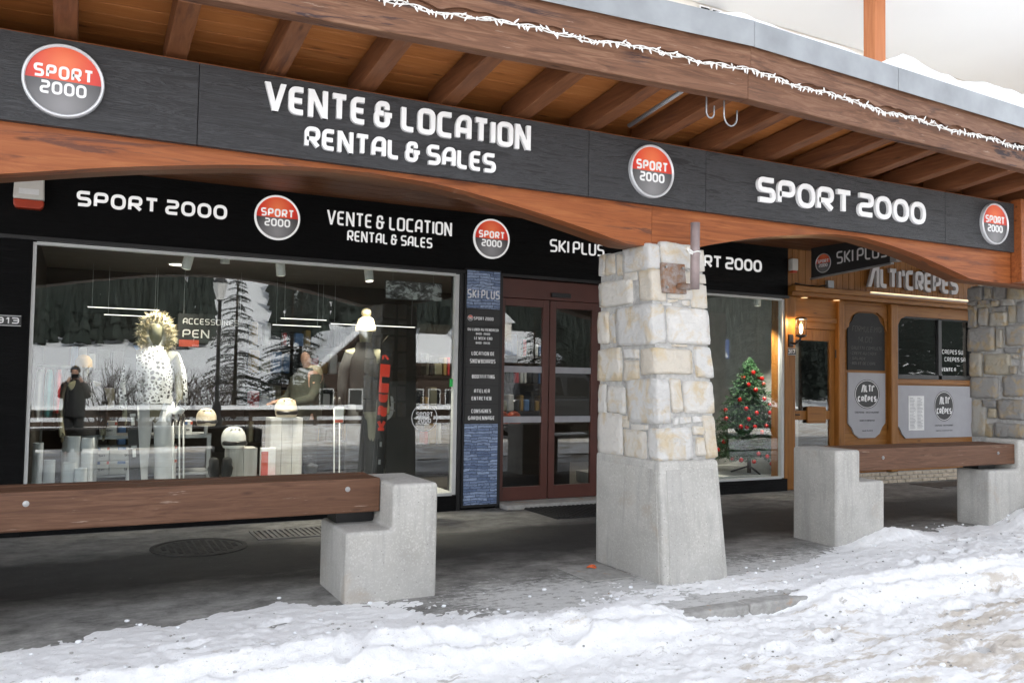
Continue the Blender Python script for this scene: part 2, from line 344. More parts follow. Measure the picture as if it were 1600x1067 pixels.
    plain('alarm_white', (.62,.60,.55), .5, 0, .08); plain('alarm_red', (.42,.05,.02), .35); plain('grey_panel', (.34,.34,.365), .5, 0, .05); plain('chalk_black', (.010,.0105,.011), .7, 0, .5, 4)
    plain('chalk', (.12,.12,.115), .9, 0, .3, 30); plain('paper', (.75,.75,.74), .7); plain('shop_ceiling', (.18,.17,.155), .8); plain('shop_wall', (.05,.046,.042), .8); plain('shop_floor', (.12,.11,.10), .5)
    plain('shop_light_wall', (.55,.55,.54), .7); plain('lamp_white', (.72,.72,.70), .4); plain('orange_bit', (.65,.12,.03), .5); plain('mannequin', (.20,.19,.13), .35, .2); plain('white_cloth', (.66,.67,.69), .8, 0, .06, 8, .3, 30)
    plain('dark_cloth', (.009,.009,.010), .8, 0, .3, 10, .4, 40); plain('olive_cloth', (.045,.048,.035), .85, 0, .2, 10, .4, 40); plain('cream_knit', (.62,.52,.34), .95, 0, .2, 40, .8, 90); plain('fur', (.50,.44,.31), .95, 0, .25, 30)
    t = NT('spotted_cloth'); v = t.coord(); vo = t.node('ShaderNodeTexVoronoi', feature='DISTANCE_TO_EDGE'); vo.inputs['Scale'].default_value = 26; t.l.new(v, vo.inputs['Vector'])
    t.col(t.ramp(vo.outputs['Distance'], [(.14, .74), (.2, .03)])); t.set(Roughness=.85)
    plain('skin', (.50,.29,.21), .55); plain('hair', (.02,.014,.01), .7); plain('ski_red', (.70,.045,.02), .3, 0, .05); plain('ski_black', (.012,.012,.013), .3); plain('helmet_white', (.72,.72,.70), .25); plain('helmet_cream', (.60,.52,.40), .35); plain('helmet_orange', (.75,.10,.015), .35)
    plain('box_card', (.62,.62,.61), .7); plain('label_blue', (.07,.16,.36), .5); plain('label_red', (.55,.09,.05), .5); plain('tube_grey', (.55,.57,.60), .5); plain('teal_cloth', (.04,.30,.33), .8); plain('red_cloth', (.42,.025,.03), .8); plain('yellow_cloth', (.24,.15,.04), .8)
    plain('bauble_red', (.62,.015,.012), .15, .3, .04); plain('needle', (.032,.10,.036), .6, 0, .4, 12); plain('spruce', (.009,.017,.012), .8, 0, .4, 3); plain('bark', (.07,.045,.03), .9, 0, .3, 8, .6, 30); plain('twig', (.05,.035,.025), .9)
    plain('car_black', (.035,.038,.043), .18, .2, .05, 3, 0, 0, .6); plain('car_white', (.70,.70,.70), .25, 0, .03, 3, 0, 0, .5); plain('car_glass', (.01,.011,.012), .06); plain('tyre', (.012,.012,.012), .8); plain('rim', (.45,.45,.46), .3, .8)
    plain('road_blue', (.012,.055,.22), .4, 0, .03); plain('chalet_wood', (.04,.022,.013), .8, 0, .3, 6); plain('brick_tan', (.47,.40,.31), .9, 0, .2, 20, .5, 60); plain('rubber', (.02,.02,.02), .6); plain('green_tape', (.02,.42,.08), .5)
    for nm, c, s in (('led_warm', (1, .62, .26), .28), ('led_white', (1, .93, .82), .55), ('bulb_glow', (1, .68, .35), 5), ('disc_glow', (1, .9, .74), 1.0)):
        t = NT(nm); t.col((.8,.8,.8)); t.p.inputs['Emission Color'].default_value = c4(c); t.p.inputs['Emission Strength'].default_value = s
    t = NT('lamp_glass'); t.n.remove(t.p); tr = t.node('ShaderNodeBsdfTransparent'); tr.inputs[0].default_value = (.9,.9,.88,1); gl = t.node('ShaderNodeBsdfGlossy'); gl.inputs['Roughness'].default_value = .05
    mx = t.node('ShaderNodeMixShader'); mx.inputs[0].default_value = .1; t.l.new(tr.outputs[0], mx.inputs[1]); t.l.new(gl.outputs[0], mx.inputs[2]); t.l.new(mx.outputs[0], t.out.inputs[0])
make_materials()
M = MATS

# ------------------------------------------------------------------ stroke lettering
G = {
 'A': (1, [[(0,0),(0,.68),(.30,1),(1,1),(1,0)], [(0,.36),(1,.36)]]), 'B': (1, [[(0,0),(0,1),(.9,1),(.9,.53),(1,.5),(1,0),'c'], [(0,.53),(.9,.53)]]),
 'C': (1, [[(1,1),(0,1),(0,0),(1,0)]]), 'D': (1, [[(0,0),(0,1),(1,1),(1,0),'c']]), 'E': (.9, [[(1,1),(0,1),(0,0),(1,0)], [(0,.5),(.9,.5)]]),
 'F': (.9, [[(1,1),(0,1),(0,0)], [(0,.5),(.85,.5)]]), 'G': (1, [[(1,1),(0,1),(0,0),(1,0),(1,.48),(.55,.48)]]), 'H': (1, [[(0,0),(0,1)], [(1,0),(1,1)], [(0,.5),(1,.5)]]),
 'I': (0, [[(0,0),(0,1)]]), 'J': (.8, [[(1,1),(1,0),(0,0),(0,.3)]]), 'K': (1, [[(0,0),(0,1)], [(1,1),(.18,.5),(1,0)]]), 'L': (.85, [[(0,1),(0,0),(1,0)]]),
 'M': (1.25, [[(0,0),(0,1),(.5,.42),(1,1),(1,0),'s']]), 'N': (1.05, [[(0,0),(0,1),(1,0),(1,1),'s']]), 'O': (1.05, [[(0,0),(0,1),(1,1),(1,0),'c']]),
 'P': (1, [[(0,0),(0,1),(1,1),(1,.42),(0,.42)]]), 'Q': (1, [[(0,0),(0,1),(1,1),(1,0),'c'], [(.6,.3),(1.05,-.08)]]), 'R': (1, [[(0,0),(0,1),(1,1),(1,.42),(0,.42)], [(.42,.42),(1,0)]]),
 'S': (1, [[(1,1),(0,1),(0,.5),(1,.5),(1,0),(0,0)]]), 'T': (1, [[(0,1),(1,1)], [(.5,1),(.5,0)]]), 'U': (1, [[(0,1),(0,0),(1,0),(1,1)]]), 'V': (1.1, [[(0,1),(.5,0),(1,1),'s']]),
 'W': (1.35, [[(0,1),(.25,0),(.5,.8),(.75,0),(1,1),'s']]), 'X': (1, [[(0,0),(1,1)], [(0,1),(1,0)]]), 'Y': (1, [[(0,1),(.5,.45),(1,1),'s'], [(.5,.45),(.5,0)]]), 'Z': (1, [[(0,1),(1,1),(0,0),(1,0),'s']]),
 '0': (1.05, [[(0,0),(0,1),(1,1),(1,0),'c']]), '1': (.4, [[(0,.75),(1,1),(1,0),'s']]), '2': (1, [[(0,1),(1,1),(1,.52),(0,.48),(0,0),(1,0)]]), '3': (1, [[(0,1),(1,1),(1,0),(0,0)], [(.2,.52),(1,.52)]]),
 '4': (1, [[(.8,0),(.8,1),(0,.3),(1,.3),'s']]), '5': (1, [[(1,1),(0,1),(0,.55),(1,.55),(1,0),(0,0)]]), '6': (1, [[(1,1),(0,1),(0,0),(1,0),(1,.52),(0,.52)]]), '7': (1, [[(0,1),(1,1),(.4,0),'s']]),
 '8': (1, [[(0,0),(0,1),(1,1),(1,0),'c'], [(0,.52),(1,.52)]]), '9': (1, [[(0,0),(1,0),(1,1),(0,1),(0,.48),(1,.48)]]),
 '&': (1.15, [[(.68,.74),(.68,1),(.08,1),(.08,.55),(.45,.55)], [(.2,.55),(0,.5),(0,0),(.72,0),(.72,.50)], [(.5,.50),(1,.50)]]),
 '-': (.5, [[(0,.48),(1,.48)]]), "'": (0, [[(0,.72),(0,1.08)]]), ',': (0, [[(0,-.15),(0,.12)]]), '.': (0, [[(0,0),(0,.06)]]), ':': (0, [[(0,.2),(0,.3)], [(0,.65),(0,.75)]]), '/': (.5, [[(0,0),(1,1)]]),
 '^': (.9, [[(1,1),(0,1),(0,0),(1,0)], [(0,.5),(.9,.5)], [(.1,1.16),(.5,1.34),(.9,1.16),'s']]), '@': (1.2, [[(0,0),(.62,1),(1,1),(1,0),'s']]), '*': (0, [[(0,.4),(0,.6)]]),
}
def smooth_path(p, r, closed):
    n = len(p); out = []
    for i in range(n):
        if not closed and i in (0, n-1): out.append(p[i]); continue
        a, b, c = p[i-1], p[i], p[(i+1) % n]
        la = math.dist(a, b); lb = math.dist(b, c); q = min(r, la*.49, lb*.49)
        s = (b[0]+(a[0]-b[0])*q/la, b[1]+(a[1]-b[1])*q/la); e = (b[0]+(c[0]-b[0])*q/lb, b[1]+(c[1]-b[1])*q/lb)
        for k in range(6):
            t = k/5; out.append(((1-t)**2*s[0]+2*t*(1-t)*b[0]+t*t*e[0], (1-t)**2*s[1]+2*t*(1-t)*b[1]+t*t*e[1]))
    return out
def offset_path(p, h, closed):
    n = len(p); L = []; Rr = []
    for i in range(n):
        a = p[i-1] if (i > 0 or closed) else None; c = p[(i+1) % n] if (i < n-1 or closed) else None
        b = p[i]; ds = []
        if a is not None: d = (b[0]-a[0], b[1]-a[1]); l = math.hypot(*d) or 1; ds.append((d[0]/l, d[1]/l))
        if c is not None: d = (c[0]-b[0], c[1]-b[1]); l = math.hypot(*d) or 1; ds.append((d[0]/l, d[1]/l))
        tx = sum(d[0] for d in ds); ty = sum(d[1] for d in ds); l = math.hypot(tx, ty) or 1; tx /= l; ty /= l
        k = h / max(.45, abs(tx*ds[0][0]+ty*ds[0][1])); L.append((b[0]-ty*k, b[1]+tx*k)); Rr.append((b[0]+ty*k, b[1]-tx*k))
    return L, Rr
def glyph_mb(ch, ox, w, h, th, depth, fr, rad, z0=0.0):
    O, U, V, N = fr; mb = MB(); lift = 0
    for st in G[ch][1]:
        pts = [q for q in st if not isinstance(q, str)]; closed = 'c' in st; sharp = 's' in st
        ww = max(0, w-th)
        p = [(ox + th/2 + q[0]*ww, th/2 + q[1]*(h-th)) for q in pts]
        if sharp:
            for (xa, ya), (xb, yb) in zip(p, p[1:]):
                lift += .0004
                if abs(yb-ya) < 1e-6: q4 = [(min(xa,xb)-th/2, ya-th/2), (max(xa,xb)+th/2, ya-th/2), (max(xa,xb)+th/2, ya+th/2), (min(xa,xb)-th/2, ya+th/2)]
                else:
                    if ya > yb: xa, ya, xb, yb = xb, yb, xa, ya
                    lo_, hi_ = ya - (th/2 if ya < th else 0), yb + (th/2 if yb > h-th else 0)
                    hw = th/2*math.hypot(xb-xa, yb-ya)/(yb-ya)*.96; hw = min(hw, th*1.6)
                    q4 = [(xa-hw, lo_), (xa+hw, lo_), (xb+hw, hi_), (xb-hw, hi_)]
                mb.hexa([O+U*a_+V*b_+N*z0 for a_, b_ in q4] + [O+U*a_+V*b_+N*(z0+depth+lift) for a_, b_ in q4])
            continue
        p = smooth_path(p, rad, closed) if len(p) > 2 else p
        L, Q = offset_path(p, th/2, closed); n = len(L); lift += .0004
        vs = []
        for z in (z0, z0+depth+lift):
            for q in L: vs.append(O + U*q[0] + V*q[1] + N*z)
            for q in Q: vs.append(O + U*q[0] + V*q[1] + N*z)
        fs = []
        for i in range(n if closed else n-1):
            j = (i+1) % n
            fs += [(2*n+i, 2*n+j, 3*n+j, 3*n+i), (i, 2*n+i, 2*n+j, j), (n+i, n+j, 3*n+j, 3*n+i)]
        if not closed: fs += [(0, n, 3*n, 2*n), (n-1, 2*n-1, 4*n-1, 3*n-1)]
        mb.add(vs, fs)
    return mb
def text(s, fr, width, h, th, depth=.003, wide=False, gap=.22, rad=None):
    """letters that fill exactly `width`, starting at the frame's origin; one MB for each letter"""
    wf = []
    for ch in s:
        if ch == ' ': wf.append((.16, 0))
        else: wf.append((G[ch][0], 1 if G[ch][0] == 0 else 0))
    a = sum(w for w, k in wf) + gap*(len(s)-1); b = sum(k for w, k in wf)*th*1.0
    unit = (width - b)/a; x = 0; out = []
    r = rad if rad is not None else (min(unit, h)*.46 if wide else min(unit, h)*.30)
    for ch, (w, k) in zip(s, wf):
        gw = w*unit + k*th
        rr = r if (not wide or ch in 'O0') else min(unit, h)*.26
        if ch != ' ': out.append(glyph_mb(ch, x, gw, h, th, depth, fr, rr))
        x += gw + gap*unit
    return out
def frame(x, y, z, U=(1,0,0), V=(0,0,1), N=(0,-1,0)): return (Vector((x,y,z)), Vector(U), Vector(V), Vector(N))
def joined(mbs):
    m = MB()
    for q in mbs: m.add(q.v, q.f)
    return m
def logo(parent, fr, rad, name='logo_disc', depth=.03, lit=False):
    O, U, V, N = fr
    def disc_pts(r, a0, a1, n): return [(r*math.cos(a0+(a1-a0)*i/n), r*math.sin(a0+(a1-a0)*i/n)) for i in range(n+1)]
    rim = MB(); n = 48; prof = [(1.0, 0), (1.0, depth), (.975, depth+.008), (.945, depth+.008), (.915, depth+.001), (.915, 0)]
    vs = [O + U*(rad*r*math.cos(2*math.pi*k/n)) + V*(rad*r*math.sin(2*math.pi*k/n)) + N*d for r, d in prof for k in range(n)]
    m = len(prof); rim.add(vs, [(i*n+k, i*n+(k+1) % n, ((i+1) % m)*n+(k+1) % n, ((i+1) % m)*n+k) for i in range(m) for k in range(n)])
    o = bpy.data.objects.new(name, bpy.data.meshes.new(name)); COL.objects.link(o); o.parent = parent; o.location = O - loc_of(parent)
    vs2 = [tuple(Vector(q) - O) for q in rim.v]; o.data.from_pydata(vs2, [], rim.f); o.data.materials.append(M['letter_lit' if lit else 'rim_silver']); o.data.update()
    bm = bmesh.new(); bm.from_mesh(o.data); bmesh.ops.recalc_face_normals(bm, faces=bm.faces[:]); bm.to_mesh(o.data); bm.free()
    for a0, a1, mt, nm in ((0, math.pi, 'disc_red', 'upper_field'), (math.pi, 2*math.pi, 'disc_grey', 'lower_field')):
        pts = disc_pts(rad*.92, a0, a1, 24); h = MB(); k = len(pts)
        h.add([O+U*p[0]+V*p[1]+N*depth*.8 for p in pts], [tuple(range(k))])
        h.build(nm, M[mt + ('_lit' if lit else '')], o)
    f1 = (O - U*rad*.72 + V*rad*.03 + N*depth*.8, U, V, N); f2 = (O - U*rad*.56 - V*rad*.40 + N*depth*.8, U, V, N)
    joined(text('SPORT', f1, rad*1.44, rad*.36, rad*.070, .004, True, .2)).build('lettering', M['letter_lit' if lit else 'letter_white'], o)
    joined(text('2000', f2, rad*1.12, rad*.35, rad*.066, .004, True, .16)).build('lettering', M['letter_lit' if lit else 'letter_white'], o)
    return o

# ------------------------------------------------------------------ ground, pavement, road, kerb
YW = 8.96
MB().add([(-220,-260,-.35),(220,-260,-.35),(220,60,-.35),(-220,60,-.35)], [(0,1,2,3)]).build('ground', M['clean_snow'], kind='structure')
MB().add([(-60,4.5,0),(60,4.5,0),(60,16,0),(-60,16,0)], [(0,1,2,3)]).build('pavement', M['asphalt'], kind='structure')
MB().add([(-80,-9.6,-.125),(80,-9.6,-.125),(80,4.5,-.125),(-80,4.5,-.125)], [(0,1,2,3)]).build('road', M['asphalt'], kind='structure')
kerb = MB().box(-60, 60, 4.40, 4.48, -.4, -.2).build('kerb', M['kerb_stone'], org=(0,4.5,0), kind='structure')
for i in range(-4, 16):
    x = i*1.0 + .1
    B(x+.004, x+.996, 4.44, 4.58+random.uniform(-.004,.004), -.2, .008+random.uniform(-.003,.003)).build('kerb_stone', M['kerb_stone'], kerb, bevel=.018)

# snow in the gutter and over the kerb: a height field, thin and broken towards the arcade
SB = [(-6,5.2),(-.31,5.27),(-.22,5.37),(-.04,5.37),(.13,5.48),(.39,5.53),(.59,5.56),(.65,5.64),(.86,5.68),(1.21,5.7),(1.51,5.64),(1.86,5.50),(2.2,5.45),(2.41,5.22),(2.91,5.22),(3.54,5.45),(3.91,5.17),(4.43,5.11),(4.93,5.20),(5.4,5.25),(5.97,5.48),(6.52,5.80),(7.43,6.0),(7.95,5.99),(8.51,6.02),(8.9,5.9),(9.5,6.3),(14,6.6)]
SBX = [p[0] for p in SB]; SBY = [p[1] for p in SB]
FOOT = [(6.15,4.82,.5,.045),(6.42,4.86,.4,.05),(6.98,4.98,.3,.05),(1.95,4.42,-.3,.04),(2.65,4.36,.2,.045),(1.35,4.45,.8,.035),(3.75,3.85,.4,.035),(4.25,3.92,.5,.04),(5.75,4.08,.2,.045),(5.15,4.15,.4,.04),(6.35,4.25,.3,.04),(2.3,4.9,.5,.03),(.55,4.95,.3,.03),(1.1,5.2,.6,.03),(7.6,5.3,.3,.04),(8.1,5.0,.2,.04),(5.0,3.4,.5,.035),(7.2,4.5,.6,.04)]
def snow_h(x, y):
    yb = np.interp(x, SBX, SBY)
    d = yb - y + .10*fbm(x*2.1, y*2.1, 3.0) + .06*fbm(x*7, y*9, 8.0) + .04*fbm(x*24, y*30, 8.0)
    base = 0.0 if y > 4.52 else (-.125 if y < 4.42 else -.125 + .125*(y-4.42)/.10)
    t = .004 + .034*max(0, min(1, d/.9)) if d > 0 else d*.10
    s = max(0, min(1, d/.9))
    t += (.014*fbm(x*1.7, y*2.6, 1.0) + .012*fbm(x*6, y*9, 5.0) + .011*fbm(x*17, y*22, 2.0) + .009*abs(fbm(x*33, y*40, 4.0))) * (.45 + .8*s)
    # ploughed ridge across the kerb line and ruts in the carriageway
    t += (.042 + .022*fbm(x*1.1, 0, 9.0))*math.exp(-((y-(4.40 + .05*math.sin(x*1.3)))/.20)**2) + .085*math.exp(-((y-4.40)/.13)**2)*(1-math.exp(-((x-4.05)/.62)**4))
    if y < 4.3: t += .010*math.sin((y*9.5 - x*2.6) + 3*fbm(x*1.2, y*1.2, 6.0))*min(1, (4.3-y)/.4) - .012
    # bare kerb beside the pillar, thin trodden ice before the entrance, drift against the bench block
    t -= .135*math.exp(-((x-4.05)/.62)**2 - ((y-4.60)/.13)**2)
    ic = math.exp(-((x-2.9)/.75)**2 - ((y-5.2)/.40)**4); t += ic*(-.040 + .030*fbm(x*14, y*20, 7.0) + .02*fbm(x*40, y*44, 1.0))
    t += (.12 + .03*fbm(x*5, y*5, 3.0))*math.exp(-((x-7.02)/.42)**2 - ((y-5.66)/.22)**2) + .20*math.exp(-((x-9.35)/.4)**2 - ((y-5.7)/.3)**2)
    for fx, fy, fa, dp in FOOT:      # foot and boot holes
        dx, dy = x-fx, y-fy
        if dx*dx + dy*dy < .09:
            u_ = (dx*math.cos(fa)+dy*math.sin(fa))/.13; v_ = (-dx*math.sin(fa)+dy*math.cos(fa))/.055; rr = math.sqrt(u_*u_+v_*v_)
            t += -dp*max(0, min(1, (1.25-rr)/.35)) + .012*math.exp(-((rr-1.35)/.25)**2)
    return base + t
def height_grid(name, xs, ys, fn, mat, **k):
    vs = [(x, y, fn(x, y)) for y in ys for x in xs]; nx = len(xs)
    fs = [(j*nx+i, j*nx+i+1, (j+1)*nx+i+1, (j+1)*nx+i) for j in range(len(ys)-1) for i in range(nx-1)]
    m = MB(); m.v = vs; m.f = fs
    return m.build(name, mat, smooth=True, recalc=False, **k)
height_grid('street_snow', np.arange(-1.0, 10.4, .02).tolist(), np.arange(2.5, 6.7, .02).tolist(), snow_h, M['snow'], kind='stuff', label='trodden snow and brown slush over the kerb and gutter', cat='snow')
def road_snow(x, y): return -.125 + .035 + .05*fbm(x*.5, y*.9, 2.0) + .03*fbm(x*2, y*3, 4.0)
height_grid('road_snow', np.arange(-30, 45, .3).tolist(), np.arange(-9.5, 2.45, .15).tolist(), road_snow, M['snow'], kind='stuff', label='packed dirty snow on the road surface', cat='snow')
for k in range(60):       # loose crumbs of ice along the thaw edge
    x = random.uniform(-.2, 9.5); y = np.interp(x, SBX, SBY) + random.uniform(-.5, .25); r = random.uniform(.004, .015)
    if k == 0: crumbs = MB()
    crumbs.ball((x, y, max(0.0, snow_h(x, y)) + r*.4), r, 6, 4, (1.3, 1, .7))
for k in range(260):
    x = random.uniform(.2, 9.6); y = random.uniform(2.9, 5.0); r = abs(random.gauss(0, .006)) + .003
    crumbs.ball((x, y, snow_h(x, y) + r*.3), r, 5, 4, (random.uniform(.8,1.6), random.uniform(.8,1.6), random.uniform(.5,.9)))
gv_ = MB()
for k in range(520):
    x = random.uniform(.0, 9.6); y = random.uniform(2.9, 5.5); r = random.uniform(.003, .010)
    gv_.ball((x, y, max(0 if y > 4.5 else -.125, snow_h(x, y)) + r*.4), r, 5, 3, (random.uniform(.8,1.5), random.uniform(.8,1.5), .7))
gv_.build('road_grit', M['kerb_stone'], kind='stuff', label='brown grit and pebbles strewn over the snow', cat='grit')
crumbs.build('snow_crumbs', M['clean_snow'], kind='stuff', label='loose crumbs of ice along the thaw edge', cat='snow')

# drains, manhole and mat set into the pavement
mh = thing('manhole_cover', (1.0, 7.86, 0), 'round cast iron manhole cover in the asphalt below the left window', 'manhole')
MB().lathe([(.40,.0),(.40,.008),(.36,.010),(.355,.004)], (1.0,7.86,.001), 40).build('ring', M['cast_iron'], mh)
MB().lathe([(.345,.0),(.345,.007)], (1.0,7.86,.001), 40).build('lid', M['cast_iron'], mh)
st = MB()
for i in range(-5, 6):
    for j in range(-5, 6):
        if i*i + j*j < 27: st.box(1.0+i*.058-.018, 1.0+i*.058+.018, 7.86+j*.058-.018, 7.86+j*.058+.018, .008, .013)
st.build('tread_studs', M['cast_iron'], mh, kind='stuff')
def grating(x0, x1, y0, y1, n, label):
    t = thing('drain_grating', ((x0+x1)/2, (y0+y1)/2, 0), label, 'grating', 'slotted steel gratings in the pavement')
    f = MB().box(x0-.03, x1+.03, y0-.03, y0, .001, .012).box(x0-.03, x1+.03, y1, y1+.03, .001, .012).box(x0-.03, x0, y0, y1, .001, .012).box(x1, x1+.03, y0, y1, .001, .012)
    f.build('frame', M['grate_steel'], t); B(x0, x1, y0, y1, .0005, .003).build('pit', M['black_metal'], t)
    for i in range(n):
        x = x0 + (i+.5)*(x1-x0)/n; B(x-.014, x+.014, y0, y1, .003, .011).build('bar', M['grate_steel'], t)
grating(1.55, 2.25, 8.0, 8.42, 14, 'slotted steel drain grating beside the left bench block')
grating(11.4, 12.5, 8.35, 8.85, 18, 'slotted steel grating beneath the crepe restaurant window')
mt = thing('door_mat', (5.2, 8.5, 0), 'black ribbed rubber mat before the glass entrance door', 'mat')
B(4.66, 6.3, 8.0, 8.9, .001, .012).build('base', M['mat_rubber'], mt)
rb = MB()
for i in range(26): rb.box(4.67+i*.063, 4.70+i*.063, 8.01, 8.89, .012, .020)
rb.build('ribs', M['mat_rubber'], mt, kind='stuff')
hatch = thing('access_slab', (3.68, 5.65, 0), 'flat concrete access slab beside the stone pillar', 'slab')
B(3.45, 3.86, 5.42, 5.92, .001, .012).build('slab', M['kerb_stone'], hatch, bevel=.004)
ob = MB(); ob.tube([(3.70+.035*math.cos(a), 5.80+.03*math.sin(a), .022+.006*math.sin(2*a)) for a in [i*.5 for i in range(13)]], .007, 6)
ob.build('orange_strap', M['orange_bit'], org=(3.70,5.80,.012), smooth=True, label='small curl of orange plastic strap on the slab', cat='litter')

# ------------------------------------------------------------------ stone pillars
def rock(fn, a0, a1, b0, b1, c0, c1, jit, n=4, rnd=7.0, rough=.012):
    """rounded, uneven block between the given bounds in pillar coordinates, mapped to the world by fn"""
    idx = {}; vs = []; fs = []
    cj = {k: [random.uniform(-1, 1)*jit[i] for i in range(3)] for k in range(8) for i in [0]}
    cj = {k: tuple(random.uniform(-1, 1)*jit[i] for i in range(3)) for k in range(8)}
    seed = random.uniform(0, 99)
    def vert(i, j, k):
        key = (i, j, k)
        if key in idx: return idx[key]
        p = [2*q/n-1 for q in key]
        s = sum(abs(q)**rnd for q in p)**(1/rnd); p = [q/s*1.0 for q in p]
        u = [(q+1)/2 for q in p]; d = [0, 0, 0]
        for c in range(8):
            w = 1
            for ax in range(3): w *= u[ax] if (c >> ax) & 1 else 1-u[ax]
            for ax in range(3): d[ax] += w*cj[c][ax]
        q = fn(a0+(a1-a0)*u[0]+d[0], b0+(b1-b0)*u[1]+d[1], c0+(c1-c0)*u[2]+d[2])
        nz = mnoise.noise_vector(Vector(q)*9 + Vector((seed, 0, 0))); n3 = mnoise.noise_vector(Vector(q)*34 + Vector((0, seed, 0))); q = Vector(q) + nz*rough + n3*rough*.8
        idx[key] = len(vs); vs.append(tuple(q)); return idx[key]
    for ax in range(3):
        for side in (0, n):
            for i in range(n):
                for j in range(n):
                    def kk(a, b):
                        l = [0, 0, 0]; l[ax] = side; l[(ax+1) % 3] = a; l[(ax+2) % 3] = b; return vert(*l)
                    fs.append((kk(i, j), kk(i+1, j), kk(i+1, j+1), kk(i, j+1)))
    m = MB(); m.v = vs; m.f = fs; return m
P1B = (3.945, 4.51, 5.24, 6.12, .90); P1T = (3.935, 4.475, 5.40, 6.12, 2.585)
def pillar1(a, b, c):
    x0 = P1B[0]+(P1T[0]-P1B[0])*c; x1 = P1B[1]+(P1T[1]-P1B[1])*c; y0 = P1B[2]+(P1T[2]-P1B[2])*c; y1 = P1B[3]+(P1T[3]-P1B[3])*c
    return (x0+(x1-x0)*a, y0+(y1-y0)*b, P1B[4]+(P1T[4]-P1B[4])*c)
def px1(x, y, side):
    t = (y-378)/340; cx = 1013+18*t; bx = 936-4*t; rx = 1099+24*t
    if side == 'L':
        v = (cx-x)/(cx-bx); top = 378+15*v; bot = 718-13*v; return v, 1-(y-top)/(bot-top)
    u = (x-cx)/(rx-cx); top = 378+5*u; bot = 718-2*u; return u, 1-(y-top)/(bot-top)
LEFT = [(935,946,393,431),(946,961,392,430),(964,974,394,433),(932,988,432,481),(973,995,420,441),(934,952,484,538),(951,962,489,538),(961,984,484,506),(933,972,543,597),(976,998,545,562),(976,998,563,596),(932,947,600,645),(948,977,604,645),(932,972,646,709),(974,1008,672,714),(972,982,648,667),(986,1011,664,671)]
CORN = [(974,1031,377,421),(997,1040,416,471),(964,1041,474,541),(1001,1083,544,588),(980,1048,592,664),(1013,1083,667,719)]
FRONT = [(1033,1084,378,419),(1087,1101,385,421),(1087,1103,424,442),(1081,1106,443,481),(1043,1058,467,473),(1035,1050,474,479),(1067,1079,470,479),(1043,1109,480,538),(1049,1073,538,543),(1087,1111,542,592),(1049,1064,592,645),(1068,1119,594,647),(1052,1060,652,666),(1061,1081,650,664),(1083,1099,649,660),(1083,1100,664,679),(1088,1100,682,711),(1102,1123,648,717),(1044,1080,421,468)]
pl = thing('stone_pillar', (4.22, 5.65, 0), 'pale limestone pillar on a tapered concrete plinth in the middle', 'pillar')
pb = (3.91, 4.53, 5.13, 6.08); pt = (3.93, 4.49, 5.22, 6.12)
MB().hexa([(pb[0],pb[2],-.05),(pb[1],pb[2],-.05),(pb[1],pb[3],-.05),(pb[0],pb[3],-.05),(pt[0],pt[2],.90),(pt[1],pt[2],.90),(pt[1],pt[3],.90),(pt[0],pt[3],.90)]).build('plinth', M['concrete'], pl, bevel=.028, seg=3)
def pface(a, b, c): return (pb[0]+(pt[0]-pb[0])*c + a*((pb[1]+(pt[1]-pb[1])*c)-(pb[0]+(pt[0]-pb[0])*c)), pb[2]+(pt[2]-pb[2])*c + b*((pb[3]+(pt[3]-pb[3])*c)-(pb[2]+(pt[2]-pb[2])*c)), -.05+.95*c)
for (a0, a1, b0, b1) in ((.09, .91, -.007, .02), (-.010, .02, .06, .94)):
    MB().hexa([pface(*k) for k in ((a0,b0,.02),(a1,b0,.02),(a1,b1,.02),(a0,b1,.02),(a0,b0,.93),(a1,b0,.93),(a1,b1,.93),(a0,b1,.93))]).build('cast_face', M['concrete'], pl, bevel=.004)
core = MB().hexa([pillar1(*q) for q in ((.032,.020,0),(.968,.020,0),(.968,.975,0),(.032,.975,0),(.032,.020,.985),(.968,.020,.985),(.968,.975,.985),(.032,.975,.985))]); core.build('mortar_core', M['mortar'], pl)
def stone1(a0, a1, b0, b1, c0, c1):
    g_ = .0055; a0, a1, b0, b1, c0, c1 = a0+g_*1.6, a1-g_*1.6, b0+g_, b1-g_, c0+g_*.6, c1-g_*.6
    rock(pillar1, a0, a1, b0, b1, c0, c1, (.012, .010, .006), 7, 17.0, .0055).build('stone', M['stone_cream'], pl, smooth=True)
for x0, x1, y0, y1 in LEFT:
    v1, ca = px1(x0, y1, 'L'); v0, cb = px1(x1, y0, 'L'); e = random.uniform(-.035, .005); stone1(e, .3, max(.03, v0), min(1.0, v1), ca, cb)
for x0, x1, y0, y1 in CORN:
    v1, ca = px1(x0, (y0+y1)/2, 'L'); u1, _ = px1(x1, (y0+y1)/2, 'F'); _, c0 = px1(1022, y1, 'L'); _, c1 = px1(1022, y0, 'L')
    stone1(random.uniform(-.03, 0), u1, random.uniform(-.02, 0), v1, c0, c1)
for x0, x1, y0, y1 in FRONT:
    u0, ca = px1(x0, y1, 'F'); u1, cb = px1(x1, y0, 'F'); e = random.uniform(-.022, .004); stone1(u0, min(1.01, u1), e, .2, ca, cb)
for r in range(7):      # the two faces turned from the street
    c0, c1 = r/7+.005, (r+1)/7-.005
    cuts = [.22, .5+random.uniform(-.1,.1), .98]
    for b0, b1 in zip(cuts, cuts[1:]): stone1(.72, 1.01, b0+.01, b1-.01, c0, c1)
    for a0, a1 in ((.04, .38+random.uniform(-.06,.06)), (.45, .70)): stone1(a0, a1, .82, 1.01, c0, c1)
